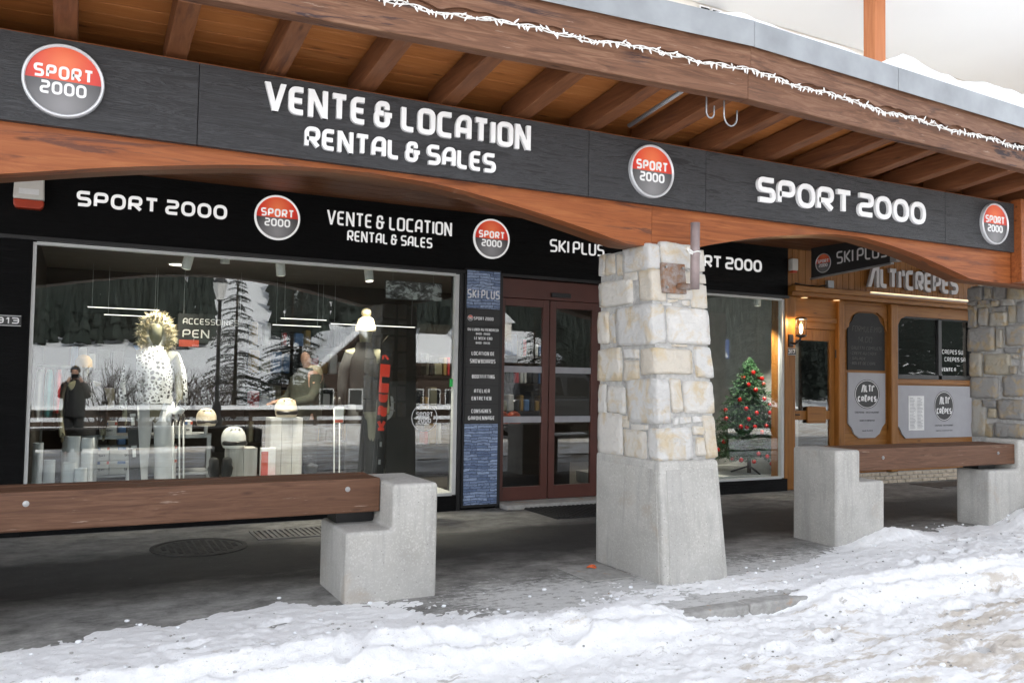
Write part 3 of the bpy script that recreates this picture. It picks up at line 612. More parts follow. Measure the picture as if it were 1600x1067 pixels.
# second pillar at the right
X2 = 9.45
def yz2(px, py):   # traced stone outline -> (y, z) on the pillar's left face
    d = _f + _r*((px-800)/1331.68) - _u*((py-533.5)/1331.68); t = X2/d.x; return d.y*t, 1.5+d.z*t
P2 = [(78,165,103,175),(170,205,108,165),(213,290,98,165),(298,390,90,170),(80,130,180,203),(135,210,175,195),(128,215,197,215),(215,255,180,210),(258,340,172,205),(80,132,207,330),(138,195,218,318),(195,302,245,318),(220,290,210,240),(300,345,205,300),(347,392,180,300),(78,235,330,460),(235,272,335,440),(283,400,310,430),(275,370,437,470),(90,158,468,600),(165,318,470,590),(320,360,475,505),(315,357,540,585),(370,400,432,580),(90,248,597,725),(265,400,590,715),(258,320,718,725),(97,183,727,935),(158,240,728,772),(193,240,775,835),(240,400,725,843),(165,215,855,935),(215,400,850,945)]
p2 = thing('stone_pillar', (9.75, 6.15, 0), 'grey and ochre rubble stone pillar at the right edge', 'pillar')
B(9.475, 10.0, 5.83, 6.545, .84, 2.69).build('mortar_core', M['mortar'], p2)
MB().hexa([(9.41,5.72,-.05),(10.08,5.72,-.05),(10.08,6.62,-.05),(9.41,6.62,-.05),(9.43,5.76,.84),(10.03,5.76,.84),(10.03,6.58,.84),(9.43,6.58,.84)]).build('plinth', M['concrete'], p2, bevel=.028, seg=3)
ident = lambda a, b, c: (a, b, c)
for a, b, c, d in P2:
    y1, z1 = yz2(1490+a/3.556, 420+c/3.556); y0, z0 = yz2(1490+b/3.556, 420+d/3.556)
    rock(ident, X2-random.uniform(.0,.035), X2+.2, max(5.80, y0+.006), min(6.57, y1-.006), z0+.003, z1-.003, (.008,.008,.008), 7, 16.0, .007).build('stone', M['stone_grey'], p2, smooth=True)
for r in range(8):
    z0 = .85+r*.228; z1 = z0+.215; xs = [9.61, 9.82+random.uniform(-.05,.05), 10.02]
    for xa, xb in zip(xs, xs[1:]): rock(ident, xa+.006, xb-.006, 5.79+random.uniform(-.02,.01), 5.9, z0, z1, (.01,.008,.01), 7, 16.0, .007).build('stone', M['stone_grey'], p2, smooth=True)
    rock(ident, 9.45, 9.60, 5.79, 5.84, z0, z1, (.006,.004,.006), 3, 16.0, .008).build('stone', M['stone_grey'], p2)

# steel bracket and pipe on the middle pillar
bk = thing('pipe_bracket', (4.15, 5.33, 2.25), 'rusty steel plate with upright pipe bolted to the pale pillar', 'bracket')
MB().hexa([pillar1(*q) for q in ((.17,-.05,.765),(.575,-.05,.765),(.575,.0,.765),(.17,.0,.765),(.17,-.05,.905),(.575,-.05,.905),(.575,.0,.905),(.17,.0,.905))]).build('plate', M['rust_steel'], bk, bevel=.003)
for (a, c) in ((.22,.79),(.52,.79),(.22,.885),(.52,.885)):
    q = pillar1(a, -.055, c); MB().lathe([(.011,0),(.011,-.012)], q, 6, 'y').build('bolt', M['steel'], bk)
MB().tube([pillar1(.42,-.05,.80), (4.215, 5.25, 2.235), (4.225, 5.205, 2.24)], .026, 12).build('arm', M['rust_steel'], bk, smooth=True)
MB().tube([(4.228,5.20,2.215),(4.228,5.20,2.73)], .036, 20).build('upright_pipe', M['pipe_paint'], bk, smooth=True)
ct = MB().tube([(4.228+.041*math.cos(a), 5.20+.041*math.sin(a), 2.50+.004*math.sin(a*3)) for a in [i*.4 for i in range(17)]], .006, 5)
ct.tube([(4.19,5.185,2.50),(4.14,5.18,2.52),(4.15,5.17,2.49),(4.18,5.17,2.48)], .008, 5).build('cable_tie', M['cable_white'], bk)

# ------------------------------------------------------------------ arched beams
AR = [(-.95,2.545),(-.62,2.55),(-.414,2.584),(.127,2.689),(.654,2.773),(.958,2.812),(1.237,2.836),(1.53,2.852),(1.884,2.849),(2.259,2.828),(2.761,2.757),(3.302,2.66),(3.70,2.575),(3.82,2.56),(4.0,2.56)]
AR2 = [(4.0,2.56),(4.38,2.57),(4.496,2.60),(4.723,2.654),(5.214,2.747),(5.893,2.832),(6.2,2.845),(6.463,2.837),(7.073,2.75),(7.726,2.607),(7.95,2.565),(8.48,2.56),(9.4,2.56)]
def dense(p, n=4):
    out = []
    for i in range(len(p)-1):
        a, b, c, d = p[max(i-1,0)], p[i], p[i+1], p[min(i+2,len(p)-1)]
        for k in range(n):
            t = k/n; out.append(tuple(.5*((2*b[q]) + (c[q]-a[q])*t + (2*a[q]-5*b[q]+4*c[q]-d[q])*t*t + (3*b[q]-a[q]-3*c[q]+d[q])*t**3) for q in (0,1)))
    return out + [p[-1]]
for pts, lab in ((AR, 'long orange brown timber arch above the left shop window'), (AR2, 'orange brown timber arch at the right over the restaurant')):
    d = dense(pts); e = .0015
    d[0] = (d[0][0]+e, d[0][1]); d[-1] = (d[-1][0]-e, d[-1][1])
    a = thing('arched_beam', (d[len(d)//2][0], 5.9, 2.85), lab, 'beam')
    def strip(y0, y1, top, off):
        m = MB(); n = len(d); vs = []
        for y in (y0, y1):
            vs += [(x, y, z+off) for x, z in d] + [(x, y, top) for x, z in d]
        fs = []
        for i in range(n-1):
            fs += [(i, i+1, n+i+1, n+i), (2*n+i, 3*n+i, 3*n+i+1, 2*n+i+1), (i, 2*n+i, 2*n+i+1, i+1), (n+i, n+i+1, 3*n+i+1, 3*n+i)]
        fs += [(0, n, 3*n, 2*n), (n-1, 3*n-1, 4*n-1, 2*n-1)]
        return m.add(vs, fs)
    strip(5.45, 5.56, 3.40, 0).build('front_beam', M['arch_wood'], a)
    strip(5.562, 5.72, 3.40, .004).build('rear_beam', M['soffit_wood'], a)
pp = thing('corner_post', (8.68, 5.5, 2.56), 'square timber post end beside the black fascia at far right', 'post')
B(8.522, 8.86, 5.33, 5.445, 2.57, 3.42).build('post', M['arch_wood'], pp, bevel=.006)

# ------------------------------------------------------------------ fascia sign with raised letters
YF = 5.40
fs_ = thing('fascia_sign', (4.0, YF, 2.88), 'long dark grey wood grain shop fascia with raised white letters', 'sign')
cuts = [-2.0, .60, 3.377, 4.496, 7.44, 8.512]
for x0, x1 in zip(cuts, cuts[1:]): B(x0+.002, x1-.002, YF, YF+.045, 2.878, 3.378).build('panel', M['sign_black'], fs_, bevel=.002)
for s, x0, x1, z0, h, th, wide, gap in (('VENTE & LOCATION', .985, 2.866, 3.148, .178, .034, False, .13), ('RENTAL & SALES', 1.24, 2.59, 2.948, .137, .026, False, .13), ('SPORT 2000', 5.025, 7.127, 3.018, .213, .043, True, .12)):
    mbs = text(s, frame(x0, YF-.001, z0), x1-x0, h, th, .026, wide, gap)
    for m in mbs:
        m.build('letter', M['letter_white'], fs_)
for x in (-.12, 3.943, 8.165): logo(fs_, frame(x, YF-.0005, 3.133), .208)

# ------------------------------------------------------------------ canopy: rafters, boards, eave beam, flashing
EV = [(-2.2, 4.857), (4.14, 4.525), (11.5, 5.025)]
def EY(x): return float(np.interp(x, [p[0] for p in EV], [p[1] for p in EV]))
cn = thing('canopy_roof', (4.0, 5.0, 3.4), 'timber canopy roof with rafters, boarded soffit and grey metal edge', 'canopy')
def rz(y): return 3.425 + (5.40-y)*.107
for k in range(-3, 20):
    x = -.12 + k*.5955
    y0 = EY(x)+.09; y1 = 5.73
    MB().hexa([(x-.06,y0,rz(y0)),(x+.06,y0,rz(y0)),(x+.06,y1,rz(y1)),(x-.06,y1,rz(y1)),(x-.06,y0,rz(y0)+.17),(x+.06,y0,rz(y0)+.17),(x+.06,y1,rz(y1)+.17),(x-.06,y1,rz(y1)+.17)]).build('rafter', M['rafter_wood'], cn, bevel=.006)
def seg_box(xa, xb, oa, ob_, za, zb, ex=0):   # a box that follows one straight run of the eave; oa, ob: offsets behind the eave line
    return MB().hexa([(xa,EY(xa)+oa,za),(xb,EY(xb)+oa,za),(xb,EY(xb)+ob_,za),(xa,EY(xa)+ob_,za),(xa,EY(xa)+oa,zb),(xb,EY(xb)+oa,zb),(xb,EY(xb)+ob_,zb),(xa,EY(xa)+ob_,zb)])
RUNS = ((-2.2, 4.1385), (4.1415, 11.5))
for xa, xb in RUNS:
    for j in range(11):
        o0 = .10 + j*.135; ya = EY(xa)+o0; z = rz(4.6+j*.135)+.172
        pk = seg_box(xa, xb, o0, o0+.1335, z, z+.022); pk.v = [(x, y, zz-(.0145 if i in (2,3,6,7) else 0)) for i, (x, y, zz) in enumerate(pk.v)]
        pk.build('soffit_plank', M['plank_wood'], cn, bevel=.0025, seg=1)
    seg_box(xa, xb, 0, .10, 3.492, 3.84).build('eave_beam', M['eave_wood'], cn, bevel=.008)
    # scalloped valance board proud of the beam
    n = int((xb-xa)/.03); m = MB(); vs = []
    for oy in (-.026, -.002):
        for i in range(n+1):
            x = xa + (xb-xa)*i/n; ph = ((x-4.14) / .46) % 1.0
            s = .052*math.sin(math.pi*ph)**.7 - (.014*math.exp(-((ph-.5)/.09)**2))
            vs += [(x, EY(x)+oy, 3.668+s), (x, EY(x)+oy, 3.87)]
    w = 2*(n+1)
    fs = []
    for i in range(n): fs += [(2*i, 2*i+2, 2*i+3, 2*i+1), (w+2*i, w+2*i+1, w+2*i+3, w+2*i+2), (2*i, w+2*i, w+2*i+2, 2*i+2), (2*i+1, 2*i+3, w+2*i+3, w+2*i+1)]
    fs += [(0, 1, w+1, w), (2*n, w+2*n, w+2*n+1, 2*n+1)]
    m.add(vs, fs).build('scalloped_board', M['eave_wood'], cn)
for xa, xb in ((-2.2, 1.6), (1.603, 4.14), (4.146, 5.75), (5.753, 11.5)):
    o = random.uniform(-.004, .004)
    f = seg_box(xa, xb, -.062+o, -.056+o, 3.845, 4.03); f.add(seg_box(xa, xb, -.056+o, .5, 4.024, 4.031).v, seg_box(0, 1, 0, 1, 0, 1).f)
    f.build('flashing', M['flashing'], cn, bevel=.003)
MB().hexa([(-2.2,4.7,4.0),(11.5,4.7,4.0),(11.5,7.85,4.5),(-2.2,7.85,4.5),(-2.2,4.7,4.02),(11.5,4.7,4.02),(11.5,7.85,4.52),(-2.2,7.85,4.52)]).build('roof_deck', M['flashing'], cn)
def roof_snow(x, o):
    y = EY(x)-.03+o; e = max(0, min(1, o/.16)); amt = np.interp(x, [-2, 2.6, 4.3, 5.2, 5.7, 6.1, 8, 11], [.0, .0, .11, .12, .06, .18, .24, .26])
    t = (amt*(1+.35*fbm(x*1.4, o, 2.0)) + .02*fbm(x*5, o*5, 3.0)) * math.sqrt(e) + .22*min(1, o/2.0)*(amt > .001) - .01
    return (x, y, 4.031 + max(0, o-.5)*.10 + t)
xs = np.arange(-2, 11.4, .06).tolist(); os_ = [0, .03, .07, .12, .18, .26, .4, .6, .9, 1.3, 1.8, 2.4, 3.0]
m = MB(); m.v = [roof_snow(x, o) for o in os_ for x in xs]; nx = len(xs)
m.f = [(j*nx+i, j*nx+i+1, (j+1)*nx+i+1, (j+1)*nx+i) for j in range(len(os_)-1) for i in range(nx-1)]
m.build('roof_snow', M['clean_snow'], smooth=True, recalc=False, kind='stuff', label='snow lying on the canopy roof behind the metal edge', cat='snow')
# icicle light string
ls = thing('fairy_light_string', (4.14, 4.48, 3.66), 'white cable fairy lights tied along the brown eave beam', 'string lights')
cb = MB()
for ph in (0, 2.1):
    cb.tube([(x, EY(x)-.045-.009*math.cos(x*23+ph), 3.652+.010*math.sin(x*23+ph)+.022*abs(math.sin(x*3.4)) - .012*math.sin(x*1.3)+.010*fbm(x*3, ph)) for x in np.arange(.2, 9.2, .035)], .0042, 5)
cb.build('cable', M['cable_white'], ls, smooth=True)
bb = MB()
for k in range(300):
    x = .2 + k*.030 + random.uniform(-.012, .012); z = 3.652 + .022*abs(math.sin(x*3.4)) - .012*math.sin(x*1.3); d = Vector((random.uniform(-.7,.7), random.uniform(-.5,.15), random.uniform(-1.4,.35))).normalized()
    p = Vector((x, EY(x)-.05, z)); bb.tube([p, p+d*.020, p+d*.038], [.0048, .0062, .0025], 6)
bb.build('bulbs', M['bulb_white'], ls, kind='stuff')
hk = thing('hanging_hook', (4.05, 4.66, 3.45), 'bent steel hooks hanging from the canopy rafters', 'hook')
for dx, r in ((-.14, .035), (.02, .06)):
    MB().tube([(4.02+dx,4.66,3.54),(4.02+dx,4.66,3.42)] + [(4.02+dx+r-r*math.cos(a), 4.66, 3.40-r*1.2*math.sin(a)) for a in np.linspace(0, math.pi*1.05, 9)] + [(4.02+dx+2*r, 4.66, 3.45)], .006, 6).build('rod', M['galv'], hk, smooth=True)
cd = thing('conduit', (3.75, 5.0, 3.5), 'thin grey conduit pipe between the canopy rafters', 'pipe')
MB().tube([(3.74,4.68,3.56),(3.74,5.40,3.47)], .018, 10).build('pipe', M['galv'], cd, smooth=True)

# ------------------------------------------------------------------ building above and behind
up = thing('upper_building', (5, 8, 0), 'cream rendered apartment storeys with white balcony above the canopy', 'building')
for a, b in (((-16, 30), (0, 0)),):
    pass
MB().hexa([(-16,7.25,3.45),(30,8.60,3.45),(30,20,3.45),(-16,20,3.45),(-16,7.25,7.4),(30,8.60,7.4),(30,20,7.4),(-16,20,7.4)]).build('wall', M['render_cream'], up)
MB().hexa([(-16,6.55,6.0),(30,5.3,6.0),(30,8.58,6.0),(-16,7.23,6.0),(-16,6.55,6.22),(30,5.3,6.22),(30,8.58,6.22),(-16,7.23,6.22)]).build('balcony_slab', M['render_white'], up, bevel=.01)
for k in range(34):
    x = 5.6 + k*.19; y = 6.62 - (x+16)*.0272 - .0
    B(x, x+.14, y, y+.03, 6.26, 7.2).build('railing_board', M['post_wood'], up)
MB().hexa([(5.5,6.03,7.2),(12.2,5.85,7.2),(12.2,5.95,7.2),(5.5,6.13,7.2),(5.5,6.03,7.28),(12.2,5.85,7.28),(12.2,5.95,7.28),(5.5,6.13,7.28)]).build('handrail', M['post_wood'], up)
B(-16, 30, 6.9, 20.5, 7.405, 7.6).build('roof', M['flashing'], up)  # unseen roof, kept low so sun reaches the street and bounces back
vt = B(6.55, 6.95, 7.885, 7.90, 5.86, 6.08)
for x in (6.44, 6.62):
    v_ = MB().box(x, x+.15, 7.86, 7.875, 5.80, 5.97)
    vo_ = v_.build('vent', M['render_white'], up)
    for i in range(4): B(x+.012, x+.138, 7.852, 7.861, 5.815+i*.037, 5.835+i*.037).build('slot', M['black_metal'], vo_)
po = thing('balcony_post', (8.0, 6.7, 4.3), 'slim orange timber post rising from the canopy to the balcony', 'post')
B(7.93, 8.11, 6.62, 6.78, 4.3, 5.995).build('post', M['post_wood'], po, bevel=.008)
# ------------------------------------------------------------------ shop shell behind the glass
sf = thing('ski_shop', (3.5, YW, 0), 'black fronted ski rental shop with large display windows', 'shop')
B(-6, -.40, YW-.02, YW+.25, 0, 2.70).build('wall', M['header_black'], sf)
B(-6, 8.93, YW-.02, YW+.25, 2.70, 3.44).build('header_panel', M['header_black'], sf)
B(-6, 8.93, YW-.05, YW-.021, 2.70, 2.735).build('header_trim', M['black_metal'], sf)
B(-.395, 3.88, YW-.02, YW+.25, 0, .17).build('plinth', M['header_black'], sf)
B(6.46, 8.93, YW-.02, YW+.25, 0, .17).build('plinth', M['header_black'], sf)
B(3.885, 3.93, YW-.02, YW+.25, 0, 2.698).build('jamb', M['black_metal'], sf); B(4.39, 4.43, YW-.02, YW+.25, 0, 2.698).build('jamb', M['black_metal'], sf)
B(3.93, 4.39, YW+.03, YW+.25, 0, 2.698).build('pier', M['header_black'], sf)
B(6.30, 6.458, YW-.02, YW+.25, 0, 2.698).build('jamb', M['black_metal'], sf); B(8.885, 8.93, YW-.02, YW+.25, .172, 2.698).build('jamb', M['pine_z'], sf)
def window(x0, x1, z0, z1):
    w = B(x0, x1, YW+.04, YW+.048, z0, z1).build('window_pane', M['glass'], sf)
    fr = MB().box(x0-.03, x0, YW+.0, YW+.07, z0-.02, z1+.02).box(x1, x1+.045, YW+.0, YW+.07, z0-.02, z1+.02).box(x0, x1, YW+.0, YW+.07, z1, z1+.028).box(x0, x1, YW+.0, YW+.07, z0-.03, z0)
    fr.build('frame', M['frame_white'], w)
    return w
window(-.365, 3.835, .20, 2.668); window(6.49, 8.84, .20, 2.668)
# interior
B(-.5, 8.95, 13.0, 13.2, 0, 3.4).build('back_wall', M['shop_wall'], sf); B(-.62, -.40, YW+.25, 13.2, 0, 3.4).build('side_wall', M['shop_wall'], sf); B(9.36, 9.42, YW+.26, 13.2, 0, 3.4).build('side_wall', M['shop_light_wall'], sf); B(9.421, 9.46, YW+.26, 13.2, 0, 3.4).build('side_wall', M['shop_wall'], sf)
B(-.40, 9.36, YW+.25, 13.0, 2.90, 3.4).build('ceiling', M['shop_ceiling'], sf); B(-.40, 9.36, YW+.25, 13.0, -.05, .05).build('floor', M['shop_floor'], sf)
B(-.39, 3.88, YW+.252, 10.6, .05, .20).build('display_platform', M['shop_light_wall'], sf); B(-.39, 3.88, YW+.075, YW+.2515, .1715, .20).build('sill_board', M['shop_light_wall'], sf); B(6.47, 9.35, YW+.252, 10.6, .05, .20).build('display_platform', M['shop_light_wall'], sf)
# signs on the inner header
hd = thing('header_lettering', (3.5, YW-.03, 3.1), 'row of small white letters and round badges on the black shop header', 'sign')
YH = YW-.0205
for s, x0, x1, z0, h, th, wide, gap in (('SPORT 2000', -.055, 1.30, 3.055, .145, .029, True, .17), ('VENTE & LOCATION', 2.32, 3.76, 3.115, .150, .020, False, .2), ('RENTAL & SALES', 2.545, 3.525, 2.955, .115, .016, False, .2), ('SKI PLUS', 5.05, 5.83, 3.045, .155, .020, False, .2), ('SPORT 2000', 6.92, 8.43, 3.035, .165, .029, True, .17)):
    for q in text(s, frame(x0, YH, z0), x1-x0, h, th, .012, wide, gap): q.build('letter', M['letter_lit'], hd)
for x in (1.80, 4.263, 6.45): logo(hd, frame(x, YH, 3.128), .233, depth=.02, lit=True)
# totem of services
tt = thing('service_totem', (4.16, YW-.1, 0), 'narrow blue slate print panel listing shop services beside the door', 'sign')
ZT = [(2.33, 2.745, 'slate_print'), (2.055, 2.325, 'print_black'), (1.85, 2.045, 'print_black'), (1.58, 1.84, 'print_black'), (1.36, 1.57, 'print_black'), (1.10, 1.35, 'print_black'), (.06, .885, 'slate_print')]
ZT = [(2.27, 2.745, 'slate_print'), (2.085, 2.262, 'print_black'), (1.855, 2.077, 'print_black'), (1.61, 1.847, 'print_black'), (1.385, 1.602, 'print_black'), (1.15, 1.377, 'print_black'), (.93, 1.142, 'print_black'), (.05, .922, 'slate_print')]
zs = [2.745, 2.30, 2.10, 1.86, 1.63, 1.42, 1.205, .985, .06]
B(3.932, 4.388, YW-.05, YW+.028, .03, 2.76).build('backing', M['black_metal'], tt)
for i, (za, zb) in enumerate(zip(zs[1:], zs)):
    B(3.952, 4.370, YW-.062, YW-.051, za+.004, zb-.006).build('print_panel', M['slate_print' if i in (0, 7) else 'print_black'], tt)
yt = YW-.0625
for s, x0, x1, z0, h, th in (('SKI PLUS', 3.955, 4.366, 2.42, .10, .013), ('SPORT 2000', 4.04, 4.29, 2.17, .038, .007), ('DU LUNDI AU VENDREDI', 3.965, 4.358, 2.045, .032, .006), ('8H00 - 19H00', 4.07, 4.25, 2.0, .026, .005), ('LE WEEK-END', 4.05, 4.28, 1.945, .034, .006), ('8H00 - 19H30', 4.07, 4.25, 1.895, .026, .005), ('LOCATION DE', 4.02, 4.31, 1.765, .044, .008), ('SNOWBOARDS', 4.0, 4.325, 1.675, .048, .008), ('BOOTFITTING', 4.03, 4.32, 1.50, .044, .008), ('ATELIER', 4.06, 4.26, 1.335, .044, .008), ('ENTRETIEN', 4.03, 4.28, 1.25, .044, .008), ('CONSIGNES', 4.03, 4.28, 1.105, .044, .008), ('GARDIENNAGE', 3.99, 4.325, 1.025, .044, .008)):
    joined(text(s, frame(x0, yt, z0), x1-x0, h, th, .0015, False, .25)).build('lettering', M['print_white'], tt)
logo(tt, frame(3.995, yt, 2.19), .034, depth=.003)
al = thing('alarm_siren', (-.44, YW-.1, 3.1), 'white alarm siren box with red base on the black header', 'alarm')
MB().prism([(-.56,3.0),(-.535,2.975),(-.345,2.975),(-.32,3.0),(-.317,3.055),(-.563,3.055)], 'y', YW-.12, YW-.021).build('red_lens', M['alarm_red'], al, bevel=.012)
MB().prism([(-.565,3.056),(-.315,3.056),(-.325,3.34),(-.345,3.37),(-.535,3.37),(-.555,3.34)], 'y', YW-.13, YW-.021).build('housing', M['alarm_white'], al, bevel=.014)
B(-.52, -.36, YW-.134, YW-.1305, 3.10, 3.15).build('label', M['paper'], al)
def number_plate(s, x, z, w, y, lab):
    t = thing('house_number', (x+w/2, y, z), lab, 'number plate')
    B(x, x+w, y-.012, y, z, z+.105).build('plate', M['print_black'], t, bevel=.004)
    joined(text(s, frame(x+.02, y-.0125, z+.027), w-.04, .055, .010, .002, False, .3)).build('digits', M['print_white'], t)
    
    for zz in (.006, .095): B(x+.006, x+w-.006, y-.0135, y-.0122, z+zz, z+zz+.004).build('border', M['print_white'], t)
number_plate('313', -.68, 1.90, .22, YW-.021, 'small black house number plate 313 left of the window')

# ------------------------------------------------------------------ sliding entrance door
dr = thing('sliding_door', (5.35, YW+.12, 0), 'brown framed double sliding glass door of the shop entrance', 'door')
YD = YW+.10
B(4.435, 6.295, YD-.02, YD+.12, 2.47, 2.697).build('header', M['door_brown'], dr, bevel=.004)
B(4.435, 6.295, YD-.30, YD+.12, 0, .055).build('threshold', M['kerb_stone'], dr, bevel=.008)
B(5.13, 5.40, YD-.055, YD-.021, 2.505, 2.56).build('sensor', M['black_plastic'], dr, bevel=.006)
for x0, x1 in ((4.44, 5.125), (5.14, 5.83)):
    lf = MB().box(x0, x0+.085, YD, YD+.05, .06, 2.465).box(x1-.085, x1, YD, YD+.05, .06, 2.465).box(x0+.085, x1-.085, YD, YD+.05, 2.375, 2.465).box(x0+.085, x1-.085, YD, YD+.05, .06, .22).build('door_leaf', M['door_brown'], dr, bevel=.004)
    B(x0+.085, x1-.085, YD+.02, YD+.028, .22, 2.375).build('pane', M['door_glass'], lf)
    for z in (1.58, .98): B(x0+.086, x1-.086, YD+.014, YD+.0185, z, z+.075).build('safety_band', M['print_grey'], lf)
B(5.835, 6.29, YD+.05, YD+.1, .06, 2.465).build('side_panel', M['door_brown'], dr)

# ------------------------------------------------------------------ benches
def bench(name_label, x0, x1, yf, z0, z1, blocks, lab):
    t = thing('street_bench', ((x0+x1)/2, yf+.2, 0), lab, 'bench')
    for k in range(4):
        ya = yf + k*.105; B(x0, x1, ya, ya+.098, z0 if k in (0, 3) else z1-.12, z1 + random.uniform(-.004, .004)).build('seat_timber', M['bench_wood'], t, bevel=.009)
    for (xs_, zs_, y0, y1, bx) in blocks:
        poly = [(xs_[0], -.06), (xs_[3], -.06)]
        if bx == 'L':    # low step on the left, tall on the right
            poly = [(xs_[0],-.06),(xs_[2],-.06),(xs_[2],zs_[1]),(xs_[1],zs_[1]),(xs_[1],zs_[0]),(xs_[0],zs_[0])]
        else:
            poly = [(xs_[0],-.06),(xs_[2],-.06),(xs_[2],zs_[0]),(xs_[1],zs_[0]),(xs_[1],zs_[1]),(xs_[0],zs_[1])]
        MB().prism(poly, 'y', y0, y1).build('concrete_block', M['concrete'], t, bevel=.026, seg=3)
    return t
def bolts(t, xs, y, z):
    for x in xs:
        MB().lathe([(.018,0),(.018,-.003),(.011,-.004),(.010,-.010),(.001,-.011)], (x, y, z), 14, 'y').build('bolt', M['steel'], t, smooth=False)
b1 = bench('', -.72, 1.935, 5.80, .555, .790, [((1.62,1.94,2.265,0), (.47,.775), 5.53, 6.20, 'L'), ((-1.02,-.70,-.385,0), (.47,.775), 5.53, 6.20, 'R')], 'dark timber bench on concrete blocks before the left display window')
bolts(b1, (1.70, -.238), 5.80, .72)
B(1.66, 1.93, 5.93, 6.16, .47, .556).build('spacer', M['black_metal'], b1); B(-.69, -.42, 5.93, 6.16, .47, .556).build('spacer', M['black_metal'], b1)
b2 = bench('', 6.63, 9.275, 5.90, .655, .872, [((6.30,6.62,6.95,0), (.585,.885), 5.70, 6.24, 'R'), ((8.78,9.285,9.405,0), (.60,.92), 5.86, 6.26, 'L')], 'timber bench with concrete ends in front of the crepe restaurant')
bolts(b2, (7.17, 8.98), 5.90, .78)
B(6.66, 6.90, 6.02, 6.2, .585, .654).build('spacer', M['black_metal'], b2); B(8.82, 9.1, 6.02, 6.2, .60, .654).build('spacer', M['black_metal'], b2)

# ------------------------------------------------------------------ crepe restaurant front
rs = thing('crepe_restaurant', (11, YW, 0), 'varnished pine front of the crepe restaurant at right', 'restaurant')
YR = YW+.06
for k in range(34):          # upper vertical boarding
    x = 8.935 + k*.125; B(x, x+.121, YR-.04, YR+.02, 2.885, 3.44).build('board', M['pine_z'], rs, bevel=.004, seg=1)
B(8.935, 13.2, YR-.22, YR+.02, 2.80, 2.88).build('cornice', M['pine_x'], rs, bevel=.01)
B(8.935, 13.2, YR-.16, YR+.45, 2.745, 2.798).build('porch_soffit', M['pine_x'], rs)
for x in (9.35, 10.0): MB().lathe([(.045,0),(.045,-.006),(.02,-.008)], (x, YR+.02, 2.745), 16).build('downlight', M['led_warm'], rs)
YB = YR+.06
B(8.935, 9.12, YB-.10, YB+.1, 0, 2.744).build('post', M['pine_z'], rs, bevel=.012)
B(10.03, 10.15, YB-.06, YB+.1, 0, 2.744).build('post', M['pine_z'], rs, bevel=.012)
B(11.12, 11.27, YB-.09, YB+.1, .18, 2.744).build('post', M['pine_z'], rs, bevel=.012)
B(9.121, 10.029, YB+.0, YB+.08, 2.30, 2.744).build('transom_panel', M['pine_x'], rs, bevel=.008)
B(9.121, 10.029, YB-.03, YB-.001, 2.40, 2.47).build('transom_rail', M['pine_x'], rs, bevel=.008)
d2 = MB().box(9.13, 9.24, YB+.02, YB+.07, .02, 2.295).box(9.93, 10.025, YB+.02, YB+.07, .02, 2.295).box(9.24, 9.93, YB+.02, YB+.07, 2.13, 2.295).box(9.24, 9.93, YB+.02, YB+.07, .98, 1.11).box(9.24, 9.93, YB+.02, YB+.07, .02, .35)
d2 = d2.build('door', M['pine_z'], rs, bevel=.006)
B(9.241, 9.929, YB+.04, YB+.046, .351, .979).build('pane', M['door_glass'], d2); B(9.241, 9.929, YB+.04, YB+.046, 1.111, 2.129).build('pane', M['door_glass'], d2)
MB().box(9.45, 9.82, YB-.01, YB+.019, .93, 1.17).build('carved_plaque', M['pine_x'], d2, bevel=.01)
MB().tube([(9.19,YB-.03,1.06),(9.19,YB+.02,1.06)], .01, 8).tube([(9.19,YB-.03,1.06),(9.27,YB-.035,1.055)], .009, 8).build('handle', M['black_metal'], d2)
for z in (1.95, .4): MB().tube([(10.027,YB+.0,z-.06),(10.027,YB+.0,z+.06)], .011, 8).build('hinge', M['black_metal'], d2)
B(9.47, 22, YB+1.6, YB+1.7, 0, 2.85).build('inner_wall', M['shop_wall'], rs); B(9.47, 22, YB+.101, YB+1.6, 2.80, 2.85).build('inner_ceiling', M['shop_wall'], rs); B(9.47, 22, YB+.101, YB+1.6, .004, .02).build('inner_floor', M['shop_floor'], rs)
# chalkboard bay
B(10.151, 11.119, YB+.0, YB+.08, .18, 2.744).build('panel', M['pine_x'], rs)
MB().prism([(10.18,2.70),(10.18,2.30),(10.27,2.36),(10.31,2.52),(10.45,2.60),(10.88,2.60),(11.02,2.52),(11.06,2.36),(11.10,2.30),(11.10,2.70)], 'y', YB-.03, YB-.001).build('carved_frieze', M['pine_x'], rs, bevel=.006)
cbd = thing('chalkboard', (10.65, YB-.02, 1.7), 'black chalkboard menu with faint handwriting beside the restaurant door', 'chalkboard')
cb_poly = [(10.25,1.72),(11.05,1.72),(11.05,2.30),(11.02,2.40),(10.95,2.46),(10.90,2.55),(10.80,2.585),(10.50,2.585),(10.40,2.55),(10.35,2.46),(10.28,2.40),(10.25,2.30)]
MB().prism(cb_poly, 'y', YB-.024, YB-.002).build('board', M['chalk_black'], cbd)
for s, x0, x1, z0, h in (('FORMULE MIDI', 10.34, 10.98, 2.30, .085), ('14,00', 10.46, 10.76, 2.14, .085), ('* GALETTE COMPLETE', 10.29, 10.98, 2.03, .05), ('* CREPE AU CHOIX', 10.30, 10.86, 1.95, .045), ('* SALADE', 10.30, 10.62, 1.875, .04), ('* BOLEE DE CIDRE', 10.30, 10.84, 1.80, .045)):
    joined(text(s, frame(x0, YB-.0245, z0, V=(.18, 0, .98)), x1-x0, h, .007, .001, False, .35)).build('handwriting', M['chalk'], cbd, kind='stuff')
